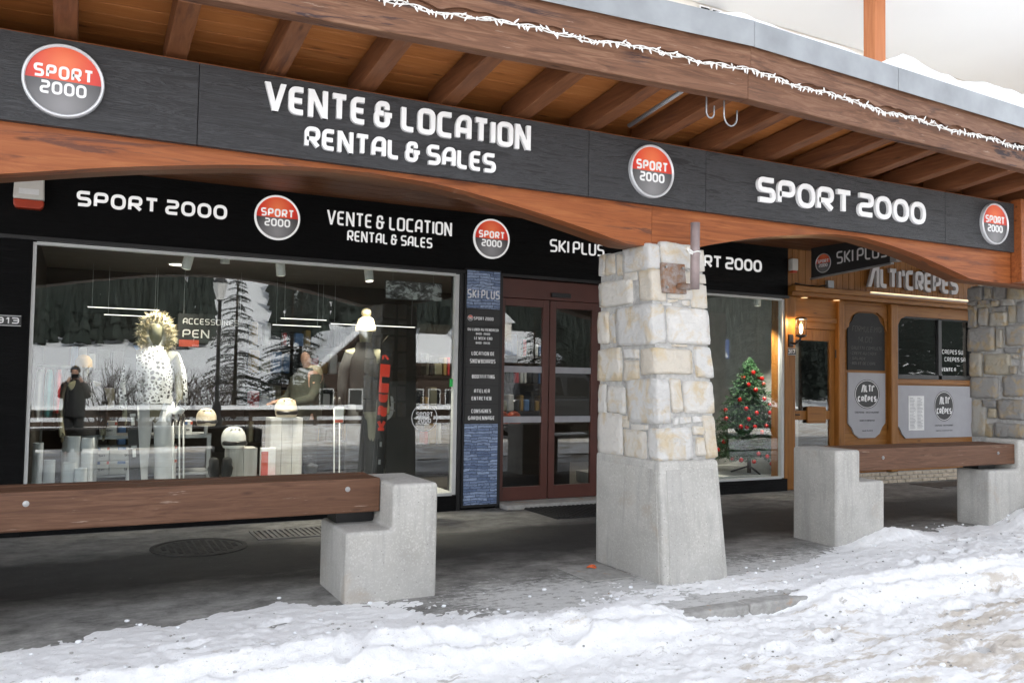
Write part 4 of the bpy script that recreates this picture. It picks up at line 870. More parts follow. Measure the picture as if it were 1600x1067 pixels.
def badge(t, x, z, rx, rz_, y, mat):
    m = MB(); n = 40; vs = [(x, y-.002, z)] + [(x+rx*math.cos(2*math.pi*i/n), y-.002, z+rz_*math.sin(2*math.pi*i/n)) for i in range(n)]
    m.add(vs, [(0, 1+i, 1+(i+1) % n) for i in range(n)]); m.build('badge', M['print_black'], t)
    vs = [(x+rx*q*math.cos(2*math.pi*i/n), y-.003, z+rz_*q*math.sin(2*math.pi*i/n)) for q in (.95, .91) for i in range(n)]
    MB().add(vs, [(i, (i+1) % n, n+(i+1) % n, n+i) for i in range(n)]).build('badge_ring', M['print_white'], t)
    joined(text("@LTI'", frame(x-rx*.48, y-.003, z+.03), rx*1.05, rz_*.50, rx*.09, .001, False, .16)).build('lettering', M['print_white'], t)
    joined(text('CR^PES', frame(x-rx*.75, y-.003, z-rz_*.52), rx*1.5, rz_*.38, rx*.085, .001, False, .16)).build('lettering', M['print_white'], t)
gs = thing('grey_sign', (10.65, YB-.02, .7), 'tall grey restaurant sign with round logo below the chalkboard', 'sign')
MB().prism([(10.26,1.68),(11.06,1.68),(11.06,.92),(10.99,.86),(10.93,.76),(10.83,.70),(10.49,.70),(10.39,.76),(10.33,.86),(10.26,.92)], 'y', YB-.024, YB-.002).build('panel', M['grey_panel'], gs)
badge(gs, 10.66, 1.36, .27, .22, YB-.024, 0)
for s, x0, x1, z0, h in (('CREPERIE - RESTAURANT', 10.40, 10.92, 1.07, .028), ('VENTE A EMPORTER', 10.50, 10.82, .95, .022), ('SUR PLACE', 10.56, 10.78, .80, .018)):
    joined(text(s, frame(x0, YB-.0245, z0), x1-x0, h, .005, .001, False, .3)).build('print', M['print_black'], gs)
# window bay
B(11.271, 13.2, YB+.0, YB+.08, .60, 1.60).build('panel', M['pine_x'], rs); B(11.271, 13.2, YB-.0, YB+.08, 2.60, 2.744).build('lintel', M['pine_x'], rs)
B(11.271, 13.2, YB-.03, YB-.001, 1.52, 1.585).build('window_sill', M['pine_x'], rs, bevel=.008)
MB().prism([(11.275,2.743),(11.275,2.25),(11.33,2.42),(11.40,2.53),(11.52,2.58),(13.19,2.58),(13.19,2.743)], 'y', YB-.035, YB-.001).build('carved_frieze', M['pine_x'], rs, bevel=.006)
wn_ = MB().box(11.33, 11.39, YB+.0, YB+.06, 1.601, 2.599).box(12.33, 12.41, YB+.0, YB+.06, 1.601, 2.599).box(13.1, 13.2, YB+.0, YB+.06, 1.601, 2.599).box(11.39, 13.1, YB+.0, YB+.06, 1.601, 1.67).box(11.39, 13.1, YB+.0, YB+.06, 2.56, 2.599).build('window_frame', M['dark_frame'], rs, bevel=.004)
for x0, x1 in ((11.391, 12.329), (12.411, 13.099)): B(x0, x1, YB+.035, YB+.04, 1.671, 2.559).build('pane', M['old_glass'], wn_)
for s, x0, x1, z0, h in (('CREPES SU', 12.46, 12.98, 2.02, .07), ('CREPES SA', 12.52, 13.04, 1.90, .07), ('VENTE A', 12.44, 12.80, 1.74, .06)):
    joined(text(s, frame(x0, YB+.034, z0), x1-x0, h, .011, .001, False, .25)).build('print', M['print_white'], wn_)
B(11.271, 13.2, YB+.0, YB+.08, .18, .599).build('panel', M['pine_x'], rs)
gp = thing('menu_panel', (12.2, YB-.02, .66), 'wide grey panel with round logo and posted white menu', 'sign')
MB().prism([(11.31,1.50),(13.18,1.50),(13.18,.68),(11.52,.68),(11.44,.74),(11.38,.84),(11.31,.90)], 'y', YB-.024, YB-.002).build('panel', M['grey_panel'], gp)
badge(gp, 12.42, 1.18, .24, .24, YB-.024, 0)
B(11.58, 11.94, YB-.028, YB-.0245, .80, 1.34).build('menu_paper', M['paper'], gp)
ml = MB()
for i in range(22):
    for j in (0, 1): ml.box(11.61+j*.17, 11.61+j*.17+random.uniform(.07,.14), YB-.0292, YB-.0283, 1.30-i*.022, 1.308-i*.022)
ml.build('menu_print', M['print_grey'], gp)
for s, x0, x1, z0, h in (('CREPERIE - RESTAURANT', 12.20, 12.64, .86, .022), ('VENTE A EMPORTER', 12.22, 12.62, .78, .016)): joined(text(s, frame(x0, YB-.0245, z0), x1-x0, h, .004, .001, False, .3)).build('print', M['print_black'], gp)
# low brick base
bs = thing('brick_base', (11.5, YR, 0), 'low course of tan bricks under the pine restaurant front', 'wall')
B(10.16, 13.2, YR+.03, YR+.10, 0, .175).build('mortar', M['mortar'], bs)
for r in range(3):
    for k in range(16):
        x = 10.16 + k*.19 + (r % 2)*.09
        B(x, x+.178, YR+.012+random.uniform(-.004,.004), YR+.06, .006+r*.057, .054+r*.057).build('brick', M['brick_tan'], bs, bevel=.005, seg=1)
# letters and LED bar
ac = thing('restaurant_letters', (11.5, YR-.1, 2.95), 'large grey raised letters on pine boards above the restaurant door', 'sign')
for q in text("@LTI'CR^PES", frame(10.50, YR-.085, 2.965), 2.06, .31, .062, .045, False, .10): q.build('letter', M['letter_grey'], ac)
ld = thing('led_bar', (11.5, YR-.13, 2.90), 'glowing yellow light bar beneath the restaurant letters', 'lamp')
B(10.42, 12.70, YR-.222, YR-.2205, 2.84, 2.88).build('housing', M['galv'], ld); B(10.43, 12.69, YR-.24, YR-.223, 2.862, 2.878).build('diffuser', M['led_warm'], ld)
# projecting sign hung across the walk
pj = thing('projecting_sign', (9.15, 8.1, 3.0), 'black hanging shop sign set square to the restaurant front', 'sign')
MB().hexa([(9.15,7.42,3.055),(9.20,7.42,3.055),(9.20,8.72,2.985),(9.15,8.72,2.985),(9.15,7.42,3.42),(9.20,7.42,3.42),(9.20,8.72,3.42),(9.15,8.72,3.42)]).build('panel', M['print_black'], pj)
MB().hexa([(9.145,7.40,3.035),(9.205,7.40,3.035),(9.205,8.74,2.965),(9.145,8.74,2.965),(9.145,7.40,3.053),(9.205,7.40,3.053),(9.205,8.74,2.983),(9.145,8.74,2.983)]).build('edge_trim', M['galv'], pj)
MB().box(9.12, 9.23, 7.30, 7.39, 3.06, 3.20).build('end_bracket', M['galv'], pj)
logo(pj, frame(9.149, 8.50, 3.17, U=(0,-1,0), N=(-1,0,0)), .135, depth=.004)
joined(text('SKI PLUS', frame(9.149, 8.27, 3.13, U=(0,-1,0), N=(-1,0,0)), .82, .17, .022, .003, False, .2)).build('lettering', M['letter_white'], pj)
jb = thing('junction_box', (9.75, YR-.08, 2.93), 'small grey junction box on the pine boards above the door', 'box')
B(9.70, 9.82, YR-.10, YR-.041, 2.90, 3.01).build('box', M['galv'], jb, bevel=.006); MB().tube([(9.10,YR-.05,2.93),(9.3,YR-.05,2.915),(9.55,YR-.05,2.91),(9.70,YR-.06,2.94)], .010, 6).build('cable', M['black_plastic'], jb)
sr = thing('motion_detector', (9.02, YR-.1, 3.15), 'small white detector on the pine boards beside the black header', 'detector')
B(8.97, 9.08, YR-.13, YR-.041, 3.10, 3.27).build('housing', M['alarm_white'], sr, bevel=.012); B(8.985, 9.065, YR-.12, YR-.06, 3.07, 3.099).build('lens', M['alarm_red'], sr)
# wall lantern, lit
ln = thing('wall_lantern', (9.04, YB-.25, 2.1), 'lit black wall lantern with glass cylinder on the pine post', 'lantern')
B(8.97, 9.06, YB-.125, YB-.101, 2.02, 2.20).build('wall_plate', M['black_metal'], ln, bevel=.01)
MB().tube([(9.015,YB-.12,2.08),(9.02,YB-.19,2.06),(9.05,YB-.25,2.11),(9.06,YB-.26,2.16)], .016, 8).build('arm', M['black_metal'], ln, smooth=True)
lx, ly = 9.06, YB-.26
MB().lathe([(.03,2.15),(.075,2.165),(.075,2.185),(.03,2.187)], (lx,ly,0), 20).build('base', M['black_metal'], ln); MB().lathe([(.085,2.40),(.085,2.415),(.05,2.432),(.03,2.437)], (lx,ly,0), 20).build('cap', M['black_metal'], ln)
MB().lathe([(.066,2.187),(.066,2.399)], (lx,ly,0), 20).build('glass', M['lamp_glass'], ln, smooth=True); MB().lathe([(.008,2.20),(.022,2.24),(.024,2.30),(.008,2.34)], (lx,ly,0), 12).build('bulb', M['bulb_glow'], ln, smooth=True)
for a in range(4): MB().tube([(lx+.074*math.cos(a*1.57+.4),ly+.074*math.sin(a*1.57+.4),2.18),(lx+.074*math.cos(a*1.57+.4),ly+.074*math.sin(a*1.57+.4),2.40)], .004, 5).build('bar', M['black_metal'], ln)
pl_ = bpy.data.lights.new('lantern_light', 'POINT'); pl_.energy = 3.5; pl_.color = (1, .66, .34); pl_.shadow_soft_size = .03
po_ = bpy.data.objects.new('lantern_light', pl_); COL.objects.link(po_); po_.parent = ln; po_.location = Vector((lx, ly, 2.37)) - ln.location
number_plate('317', 8.945, 1.90, .17, YB-.101, 'small black house number plate 317 below the lantern')
ce = B(-6, 13.4, 5.74, YW-.025, 3.452, 3.47).build('arcade_ceiling', M['soffit_wood'], kind='structure')
for k in range(17):
    y = 5.74 + k*.187; B(-6, 13.4, y, min(y+.183, YW-.022), 3.405, 3.451).build('ceiling_board', M['soffit_wood'], ce, bevel=.004, seg=1)
B(13.2, 22, YW, YW+.3, 0, 3.44).build('side_wall', M['render_cream'], kind='structure')

# ------------------------------------------------------------------ figures
def skin_mesh(name, chains, mat, parent, lev=2):
    """chains: lists of (x, y, z, r); the first chain's first joint is the root; a joint equal to an earlier one joins there"""
    vs = []; rs_ = []; es = []; idx = {}; roots = []
    for ch in chains:
        prev = None
        for q in ch:
            key = tuple(round(c, 4) for c in q[:3])
            if key not in idx:
                idx[key] = len(vs); vs.append(q[:3]); rs_.append(q[3] if isinstance(q[3], tuple) else (q[3], q[3]))
                if prev is None: roots.append(idx[key])
            if prev is not None: es.append((prev, idx[key]))
            prev = idx[key]
    me = bpy.data.meshes.new(name); o = bpy.data.objects.new(name, me); COL.objects.link(o); o.parent = parent
    b = loc_of(parent); me.from_pydata([(x-b.x, y-b.y, z-b.z) for x, y, z in vs], es, []); me.materials.append(mat)
    md = o.modifiers.new('skin', 'SKIN'); md.use_smooth_shade = True
    sv = me.skin_vertices[0].data
    for i, r in enumerate(rs_): sv[i].radius = r; sv[i].use_root = i in roots
    sb = o.modifiers.new('subdivision', 'SUBSURF'); sb.levels = lev; sb.render_levels = lev
    return o
def body_chains(x, y, z, H, ang=0.0, arms='down', wide=1.0, head=True):
    """standing figure of height H, facing the direction ang (0: towards the street)"""
    c, s_ = math.cos(ang), math.sin(ang)
    def P(a, f, h, r): return (x + a*H*c - f*H*s_, y - f*H*c - a*H*s_, z + h*H, (r[0]*H, r[1]*H) if isinstance(r, tuple) else r*H)
    sp = [P(0,0,.52,(.085*wide,.065)), P(0,.005,.62,(.075*wide,.058)), P(0,.005,.72,(.088*wide,.062)), P(0,0,.80,(.075*wide,.052)), P(0,0,.845,.034)]
    if head: sp += [P(0,.004,.875,.033), P(0,.015,.91,(.042,.050)), P(0,.012,.95,(.045,.054)), P(0,.006,.985,(.034,.040))]
    ch = [sp]
    for d in (-1, 1):
        ch.append([sp[0], P(d*.050,0,.47,.056), P(d*.056,.008,.285,.038), P(d*.058,-.006,.20,.036), P(d*.060,0,.05,.024), P(d*.064,.05,.022,.020), P(d*.066,.085,.016,.014)])
        sh = P(d*.098*wide,0,.795,.040)
        if arms == 'down': a_ = [P(d*.125*wide,-.01,.70,.030), P(d*.135*wide,-.005,.63,.026), P(d*.138*wide,.03,.52,.018), P(d*.138*wide,.045,.475,(.012,.022)), P(d*.136*wide,.055,.44,(.009,.02))]
        elif arms == 'camera': a_ = [P(d*.135,.02,.70,.031), P(d*.135,.06,.665,.027), P(d*.09,.12,.80,.019), P(d*.06,.135,.85,(.014,.02)), P(d*.045,.135,.885,(.011,.016))]
        else: a_ = [P(d*.13,.03,.70,.030), P(d*.13,.07,.645,.026), P(d*.09,.18,.62,.018), P(d*.08,.215,.62,(.012,.02)), P(d*.075,.24,.615,(.009,.018))]
        ch.append([sp[3], sh] + a_)
        if arms != 'camera':
            hx = a_[-1]
            for k in range(4):
                o_ = (k-1.5)*.011*H; e = (hx[0]+o_*s_, hx[1]+o_*c, hx[2])
                ln_ = (.030, .036, .034, .026)[k]*H; dv = (0, 0, -1) if arms == 'down' else (-s_*.85, -c*.85, -.5)
                ch.append([(e[0]+1e-3*k, e[1], e[2], .0055*H), (e[0]+dv[0]*ln_*.6, e[1]+dv[1]*ln_*.6, e[2]+dv[2]*ln_*.6, .005*H), (e[0]+dv[0]*ln_-.004, e[1]+dv[1]*ln_-.004, e[2]+dv[2]*ln_, .0042*H)])
            th_ = a_[-2]; ch.append([(th_[0]-d*.004, th_[1], th_[2]+.001, .006*H), (th_[0]-s_*.02*H-d*.012*H*c, th_[1]-c*.02*H, th_[2]-.012*H, .006*H), (th_[0]-s_*.028*H-d*.014*H*c, th_[1]-c*.028*H, th_[2]-.026*H, .005*H)])
    return ch
def shell(name, rings, mat, parent, n=20, close=True):   # clothing: rings (cx, cy, z, rx, ry)
    m = MB(); vs = []
    for cx, cy, z, rx, ry in rings:
        for k in range(n):
            a = 2*math.pi*k/n; f = 1 + .035*math.sin(5*a+z*9); vs.append((cx+rx*f*math.cos(a), cy+ry*f*math.sin(a), z))
    fs = [(i*n+k, i*n+(k+1) % n, (i+1)*n+(k+1) % n, (i+1)*n+k) for i in range(len(rings)-1) for k in range(n)]
    m.add(vs, fs); o = m.build(name, mat, parent, smooth=True); return o
def sleeve(m, pts, rs_): m.tube(pts, rs_, 10)

PZ = .20
# mannequin in white with a fur hood
ma = thing('mannequin', (.735, 9.75, PZ), 'mannequin in spotted white jacket and cream fur hood', 'mannequin')
H = 1.86; skin_mesh('body', body_chains(.735, 9.75, PZ, H, .1), M['mannequin'], ma)
shell('jacket', [(.735,9.75,PZ+.53*H,.20,.155),(.735,9.75,PZ+.60*H,.185,.15),(.735,9.75,PZ+.70*H,.20,.155),(.735,9.75,PZ+.78*H,.205,.145),(.735,9.75,PZ+.825*H,.14,.12),(.735,9.75,PZ+.85*H,.10,.10)], M['spotted_cloth'], ma)
for d in (-1, 1):
    MB().tube([(.735+d*.17,9.75,PZ+.80*H),(.735+d*.25,9.77,PZ+.70*H),(.735+d*.275,9.765,PZ+.60*H),(.735+d*.28,9.69,PZ+.50*H)], [.075,.07,.062,.05], 12).build('sleeve', M['spotted_cloth'], ma, smooth=True)
    MB().tube([(.735+d*.095,9.75,PZ+.53*H),(.735+d*.11,9.74,PZ+.40*H),(.735+d*.125,9.74,PZ+.2*H),(.735+d*.15,9.74,PZ+.02)], [.115,.105,.095,.12], 14).build('trouser_leg', M['white_cloth'], ma, smooth=True)
fu = MB()
hc = Vector((.735, 9.74, PZ+.93*H))
for k in range(2600):
    a = random.uniform(-.95, math.pi+.95); rr = random.gauss(.155, .014); b = random.uniform(0, 2*math.pi); t = .045
    c0 = hc + Vector((math.cos(a)*rr*.95, -.03, math.sin(a)*rr*1.25 - .02)); dirn = Vector((math.cos(a)*math.cos(b), math.sin(b), math.sin(a)*math.cos(b))) + Vector((0, -.25, -.25))
    p0 = c0 + dirn*.012; p1 = c0 + dirn*random.uniform(.045, .085); w = Vector((random.uniform(-1,1), random.uniform(-1,1), random.uniform(-1,1)))*.0045
    fu.add([p0-w, p0+w, p1], [(0,1,2)])
fu.build('fur_trim', M['fur'], ma, recalc=False, kind='stuff')
shell('hood', [(.735,9.80,PZ+.83*H,.14,.11),(.735,9.82,PZ+.90*H,.165,.13),(.735,9.82,PZ+.98*H,.15,.12),(.735,9.82,PZ+1.03*H,.09,.08),(.735,9.82,PZ+1.045*H,.01,.01)], M['white_cloth'], ma)
gg = thing('ski_mitten', (.93, 9.58, 1.0), 'white and black ski mitten tucked beside the spotted jacket', 'glove')
skin_mesh('mitten', [[(.86,9.60,.98,.045),(.92,9.60,1.04,.055),(.99,9.60,1.12,.05),(1.02,9.60,1.17,.042)], [(.92,9.60,1.04,.03),(.88,9.60,1.10,.022)]], M['white_cloth'], gg)
MB().tube([(1.0,9.60,1.14),(1.035,9.60,1.20)], [.055,.06], 12).build('cuff', M['dark_cloth'], gg, smooth=True)
# skis and poles beside it
def ski(name, x0, y0, z0, x1, y1, z1, w, mat, lab, bind=True, art=None):
    t = thing(name, (x0, y0, z0), lab, 'ski'); a = Vector((x0, y0, z0)); b = Vector((x1, y1, z1)); L = (b-a).length; u = (b-a)/L
    U = Vector((1,0,0)); U = (U - u*U.dot(u)).normalized(); Nn = U.cross(u); Nn = Nn if Nn.y < 0 else -Nn
    m = MB(); vs = []; n = 22
    for i in range(n+1):
        s_ = i/n; wd = w*(.92 + .25*(2*s_-1)**2) * (1 if s_ < .93 else math.sqrt(max(.01, 1-((s_-.93)/.072)**2))); tip = max(0, (s_-.86)/.14)**2*.07
        for q, d in ((-1, 0), (1, 0), (1, .012), (-1, .012)): vs.append(a + u*(s_*L) + U*(q*wd/2) + Nn*(d + tip))
    fs = [(4*i+k, 4*i+(k+1) % 4, 4*i+4+(k+1) % 4, 4*i+4+k) for i in range(n) for k in range(4)] + [(0,1,2,3), (4*n+3,4*n+2,4*n+1,4*n)]
    m.add(vs, fs).build('blade', M[mat], t)
    def patch(s0, s1, q0, q1, mt, h=.0125, nm='marking'):
        MB().add([a+u*(s0*L)+U*(q0*w/2)+Nn*h, a+u*(s0*L)+U*(q1*w/2)+Nn*h, a+u*(s1*L)+U*(q1*w/2)+Nn*h, a+u*(s1*L)+U*(q0*w/2)+Nn*h, a+u*(s0*L)+U*(q0*w/2)+Nn*.008, a+u*(s0*L)+U*(q1*w/2)+Nn*.008, a+u*(s1*L)+U*(q1*w/2)+Nn*.008, a+u*(s1*L)+U*(q0*w/2)+Nn*.008], [(0,1,2,3),(0,1,5,4),(1,2,6,5),(2,3,7,6),(3,0,4,7)]).build(nm, M[mt], t)
    if bind:
        for s0, s1 in ((.26,.36),(.46,.56)):
            patch(s0, s1, -.75, .75, 'black_plastic', .035, 'binding'); patch(s0+.02, s1-.03, -.3, .3, 'helmet_white', .045, 'binding_plate'); patch(s1-.025, s1-.008, -.5, .5, 'steel', .048, 'binding_toe')
    return t, patch, (a, u, U, Nn, L)
ski('alpine_ski', .58, 9.42, .205, .47, 9.50, 1.80, .105, 'ski_black', 'dark grey ski with bindings leaning by the white trousers')
sk, patch, (a_, u_, U_, N_, L_) = ski('alpine_ski', 2.985, 9.09, .205, 3.085, 9.13, 1.955, .125, 'ski_black', 'red and black ski leaning beside the black mannequin', bind=False)
patch(.0, .13, -.9, .9, 'ski_red'); patch(.64, .82, -.9, .9, 'ski_red', .0128); patch(.70, .74, -.5, .9, 'ski_black', .0135)
fr_ = (a_ + u_*(.845*L_) - U_*.045 + N_*.0129, U_, u_, N_)
joined(text('K', fr_, .085, .13, .022, .001, False, .2)).build('lettering', M['ski_red'], sk)
joined(text('K2E', (a_ + u_*(.40*L_) + U_*.052 + N_*.0129, u_, -U_, N_), .42, .104, .034, .001, False, .3)).build('lettering', M['ski_red'], sk)
for s0 in (.17, .28): patch(s0, s0+.07, -.5, .5, 'black_plastic', .04, 'binding'); patch(s0+.02, s0+.05, -.2, .2, 'steel', .046, 'binding_plate')
def pole(x, y, x2, y2, zt, lab):
    t = thing('ski_pole', (x, y, PZ), lab, 'ski pole', 'pairs of ski poles in the left window')
    MB().tube([(x,y,PZ),(x2,y2,zt)], .008, 8).build('shaft', M['helmet_white'], t, smooth=True); MB().tube([(x2-.001,y2,zt-.12),(x2,y2,zt)], .016, 8).build('grip', M['black_plastic'], t, smooth=True)
    MB().lathe([(.03,0),(.032,.005),(.01,.012)], (x+.0,y,PZ+.06), 12).build('basket', M['black_plastic'], t)
for x, l in ((.93,'left'),(.99,'middle'),(1.03,'right')): pole(x, 9.42, x-.02, 9.50, 1.08, 'white ski pole standing right of the white trousers, %s of three' % l)
for x, l in ((2.60,'left'),(2.66,'right')): pole(x, 9.40, x-.01, 9.45, 1.26, 'thin ski pole beside the black mannequin, %s of the pair' % l)
tg = thing('price_tag', (2.62, 9.36, 1.02), 'white price tag hanging on the thin ski poles', 'tag')
B(2.575, 2.675, 9.36, 9.364, .98, 1.16).build('card', M['paper'], tg); B(2.58, 2.67, 9.3585, 9.3598, .985, 1.02).build('stripe', M['label_red'], tg)
# dark mannequin with a pale beanie
mb_ = thing('mannequin', (2.985, 9.62, PZ), 'mannequin in black coat and trousers with cream bobble hat', 'mannequin'); H = 1.95
skin_mesh('body', body_chains(2.985, 9.62, PZ, H, .2, wide=.95), M['mannequin'], mb_)
shell('coat', [(2.985,9.62,PZ+.46*H,.19,.15),(2.985,9.62,PZ+.58*H,.185,.15),(2.985,9.62,PZ+.70*H,.20,.155),(2.985,9.62,PZ+.78*H,.205,.145),(2.985,9.62,PZ+.825*H,.13,.115),(2.985,9.62,PZ+.87*H,.095,.095)], M['dark_cloth'], mb_)
for d in (-1, 1):
    MB().tube([(2.985+d*.17,9.62,PZ+.80*H),(2.985+d*.235,9.64,PZ+.70*H),(2.985+d*.255,9.63,PZ+.60*H),(2.985+d*.262,9.56,PZ+.49*H)], [.075,.07,.062,.05], 12).build('sleeve', M['dark_cloth'], mb_, smooth=True)
    MB().tube([(2.985+d*.095,9.62,PZ+.50*H),(2.985+d*.11,9.61,PZ+.3*H),(2.985+d*.12,9.61,PZ+.02)], [.115,.095,.095], 14).build('trouser_leg', M['dark_cloth'], mb_, smooth=True)
shell('hat', [(2.985,9.60,PZ+.935*H,.115,.13),(2.985,9.60,PZ+.965*H,.118,.133),(2.985,9.60,PZ+.97*H,.105,.12),(2.985,9.60,PZ+1.01*H,.085,.1),(2.985,9.60,PZ+1.03*H,.02,.02)], M['cream_knit'], mb_)
MB().ball((2.985,9.60,PZ+1.045*H), .06, 12, 8).build('bobble', M['cream_knit'], mb_, smooth=True)
# child size mannequin left, dark with ochre cap
mc = thing('mannequin', (.06, 9.85, PZ), 'smaller mannequin in a dark jacket with ochre cap at the left', 'mannequin'); H = 1.45
skin_mesh('body', body_chains(.06, 9.85, PZ, H, -.3), M['mannequin'], mc)
shell('jacket', [(.06,9.85,PZ+.45*H,.17,.14),(.06,9.85,PZ+.60*H,.165,.13),(.06,9.85,PZ+.76*H,.17,.13),(.06,9.85,PZ+.83*H,.10,.09),(.06,9.85,PZ+.87*H,.07,.075)], M['dark_cloth'], mc)
for d in (-1, 1): MB().tube([(.06+d*.14,9.85,PZ+.80*H),(.06+d*.19,9.86,PZ+.68*H),(.06+d*.20,9.80,PZ+.50*H)], [.06,.055,.045], 10).build('sleeve', M['dark_cloth'], mc, smooth=True)
for d in (-1, 1): MB().tube([(.06+d*.075,9.85,PZ+.50*H),(.06+d*.085,9.84,PZ+.25*H),(.06+d*.09,9.84,PZ+.02)], [.09,.08,.075], 12).build('trouser_leg', M['tube_grey'], mc, smooth=True)
shell('cap', [(.06,9.84,PZ+.93*H,.085,.1),(.06,9.84,PZ+.98*H,.08,.095),(.06,9.84,PZ+1.01*H,.05,.06),(.06,9.84,PZ+1.02*H,.01,.01)], M['yellow_cloth'], mc)
# shop assistant bending over the counter
pe = thing('person', (2.62, 10.85, .05), 'person in olive jacket with yellow hood inside the shop', 'person'); H = 1.80
skin_mesh('body', body_chains(2.62, 10.85, .05, H, 1.15, arms='reach'), M['skin'], pe)
shell('jacket', [(2.62,10.85,.05+.44*H,.20,.16),(2.62,10.85,.05+.58*H,.19,.16),(2.62,10.85,.05+.70*H,.215,.17),(2.62,10.85,.05+.79*H,.215,.16),(2.62,10.85,.05+.83*H,.14,.12),(2.60,10.85,.05+.86*H,.10,.10)], M['olive_cloth'], pe)
cs, sn = math.cos(1.15), math.sin(1.15)
for d in (-1, 1):
    def Q(a, f, h): return (2.62 + a*H*cs - f*H*sn, 10.85 - f*H*cs - a*H*sn, .05 + h*H)
    MB().tube([Q(d*.09,0,.80), Q(d*.13,.03,.70), Q(d*.13,.07,.645), Q(d*.095,.17,.622)], [.08,.072,.062,.045], 12).build('sleeve', M['olive_cloth'], pe, smooth=True)
    MB().tube([Q(d*.05,0,.50), Q(d*.056,.005,.28), Q(d*.06,0,.05)], [.11,.085,.07], 12).build('trouser_leg', M['dark_cloth'], pe, smooth=True)
shell('hood', [(2.66,10.87,.05+.80*H,.16,.13),(2.68,10.88,.05+.85*H,.13,.12),(2.68,10.88,.05+.88*H,.10,.10)], M['cream_knit'], pe)
shell('hair', [(2.635,10.855,.05+.93*H,.098,.095),(2.63,10.855,.05+.97*H,.098,.098),(2.62,10.85,.05+1.005*H,.07,.07),(2.62,10.85,.05+1.015*H,.01,.01)], M['hair'], pe)

# ------------------------------------------------------------------ goods in the left window
dk = thing('display_shelf', (.55, 10.1, PZ), 'low grey display shelf holding shoe boxes behind the skis', 'shelf')
B(-.02, 1.35, 9.92, 10.4, .80, .835).build('top', M['galv'], dk); B(-.02, 1.35, 9.92, 10.4, .40, .425).build('shelf_board', M['galv'], dk)
for x in (-.02, .66, 1.31): B(x, x+.04, 9.93, 9.97, PZ, .799).build('leg', M['galv'], dk)
def shoebox(x, y, z, w, lab, mt='label_blue'):
    t = thing('shoe_box', (x+w/2, y+.1, z), lab, 'box', 'white shoe boxes in the left window')
    B(x, x+w, y+.006, y+.24, z, z+.105).build('carton', M['box_card'], t); B(x-.004, x+w+.004, y, y+.246, z+.106, z+.145).build('lid', M['box_card'], t)
    B(x+w*.35, x+w*.72, y-.002, y-.0005, z+.110, z+.140).build('label', M[mt], t); B(x+w-.02, x+w+.004, y-.002, y-.0005, z+.110, z+.140).build('end_tab', M['label_red'], t)
    joined(text('SKI', frame(x+w*.66, y+.0055, z+.04), w*.2, .025, .005, .001, False, .2)).build('print', M['print_black'], t)
for x, zs2, w, nm in ((.045, (.427, .575), .29, 'left'), (.345, (.427, .575), .21, 'middle'), (.70, (.427, .575), .30, 'right')):
    for z, lv in zip(zs2, ('bottom', 'upper')): shoebox(x, 9.94, z, w, 'white shoe box, %s of the %s stack on the low shelf' % (lv, nm))
shoebox(.10, 9.94, .836, .30, 'white shoe box alone on top of the shelf, left', ); shoebox(.98, 9.94, .836, .17, 'small white shoe box on the shelf top by the poles')
shoebox(.05, 9.75, PZ+.001, .28, 'white shoe box on the window floor below the shelf')
for i, (x, y, h, r) in enumerate(((-.30,9.32,.62,.045),(-.20,9.35,.45,.05),(-.03,9.36,.42,.06),(.07,9.30,.37,.055),(.0,9.5,.66,.06),(.12,9.52,.64,.055))):
    t = thing('rolled_tube', (x, y, PZ), 'pale grey cardboard tube in the corner of the window, number %s from left' % ('one','two','three','five','four','six')[i], 'tube', 'pale tubes in the window corner')
    MB().lathe([(r,PZ),(r,PZ+h),(r*.9,PZ+h),(r*.9,PZ+h-.05)], (x,y,0), 20).build('tube', M['tube_grey'], t, smooth=False); MB().lathe([(r*1.03,PZ+.001),(r*1.03,PZ+.03)], (x,y,0), 20).build('end_ring', M['frame_white'], t)
rk = thing('coat_rack', (-.2, 9.95, PZ), 'rail of hanging clothes at the left end of the window', 'rack')
MB().tube([(-.36,9.95,1.55),(.0,9.95,1.55)], .012, 8).build('rail', M['steel'], rk); MB().tube([(-.30,9.95,PZ),(-.30,9.95,1.55)], .012, 8).build('upright', M['steel'], rk)
for i, mt_ in enumerate(('white_cloth','teal_cloth','red_cloth','dark_cloth')):
    x = -.33 + i*.085; shell('garment', [(x,9.95,1.0+.04*i,.04,.20),(x,9.95,1.25,.045,.21),(x,9.95,1.45,.035,.20),(x,9.95,1.52,.02,.06)], M[mt_], rk, 12)
pf = thing('window_plinth', (1.9, 9.75, PZ), 'long pale low wooden plinth under the helmets', 'plinth')
for k in range(3): B(1.19, 2.66, 9.50+k*.17, 9.665+k*.17, PZ, .335).build('plank', M['pale_plank'], pf, bevel=.005)
def crate(x0, x1, y0, z0, z1, lab):
    t = thing('wooden_crate', ((x0+x1)/2, y0+.15, z0), lab, 'crate'); n = max(2, int((x1-x0)/.12)); w = (x1-x0)/n
    for k in range(n): B(x0+k*w+.003, x0+(k+1)*w-.003, y0, y0+.018, z0, z1).build('slat', M['pale_plank'], t, bevel=.003)
    B(x0, x1, y0+.0185, y0+.30, z0, z1-.004).build('body', M['pale_plank'], t)
crate(1.50, 1.80, 9.62, .336, .70, 'pale wooden crate behind the black mitten'); crate(1.97, 2.33, 9.80, .336, 1.02, 'tall white plank crate carrying the cream helmet')
mi = thing('black_mitten', (1.42, 9.55, .336), 'pair of black mittens standing on the low plinth', 'gloves')
skin_mesh('mitten', [[(1.36,9.56,.36,.055),(1.35,9.56,.45,.065),(1.33,9.56,.56,.06),(1.335,9.56,.62,.05)], [(1.35,9.56,.45,.03),(1.28,9.56,.52,.026)]], M['dark_cloth'], mi)
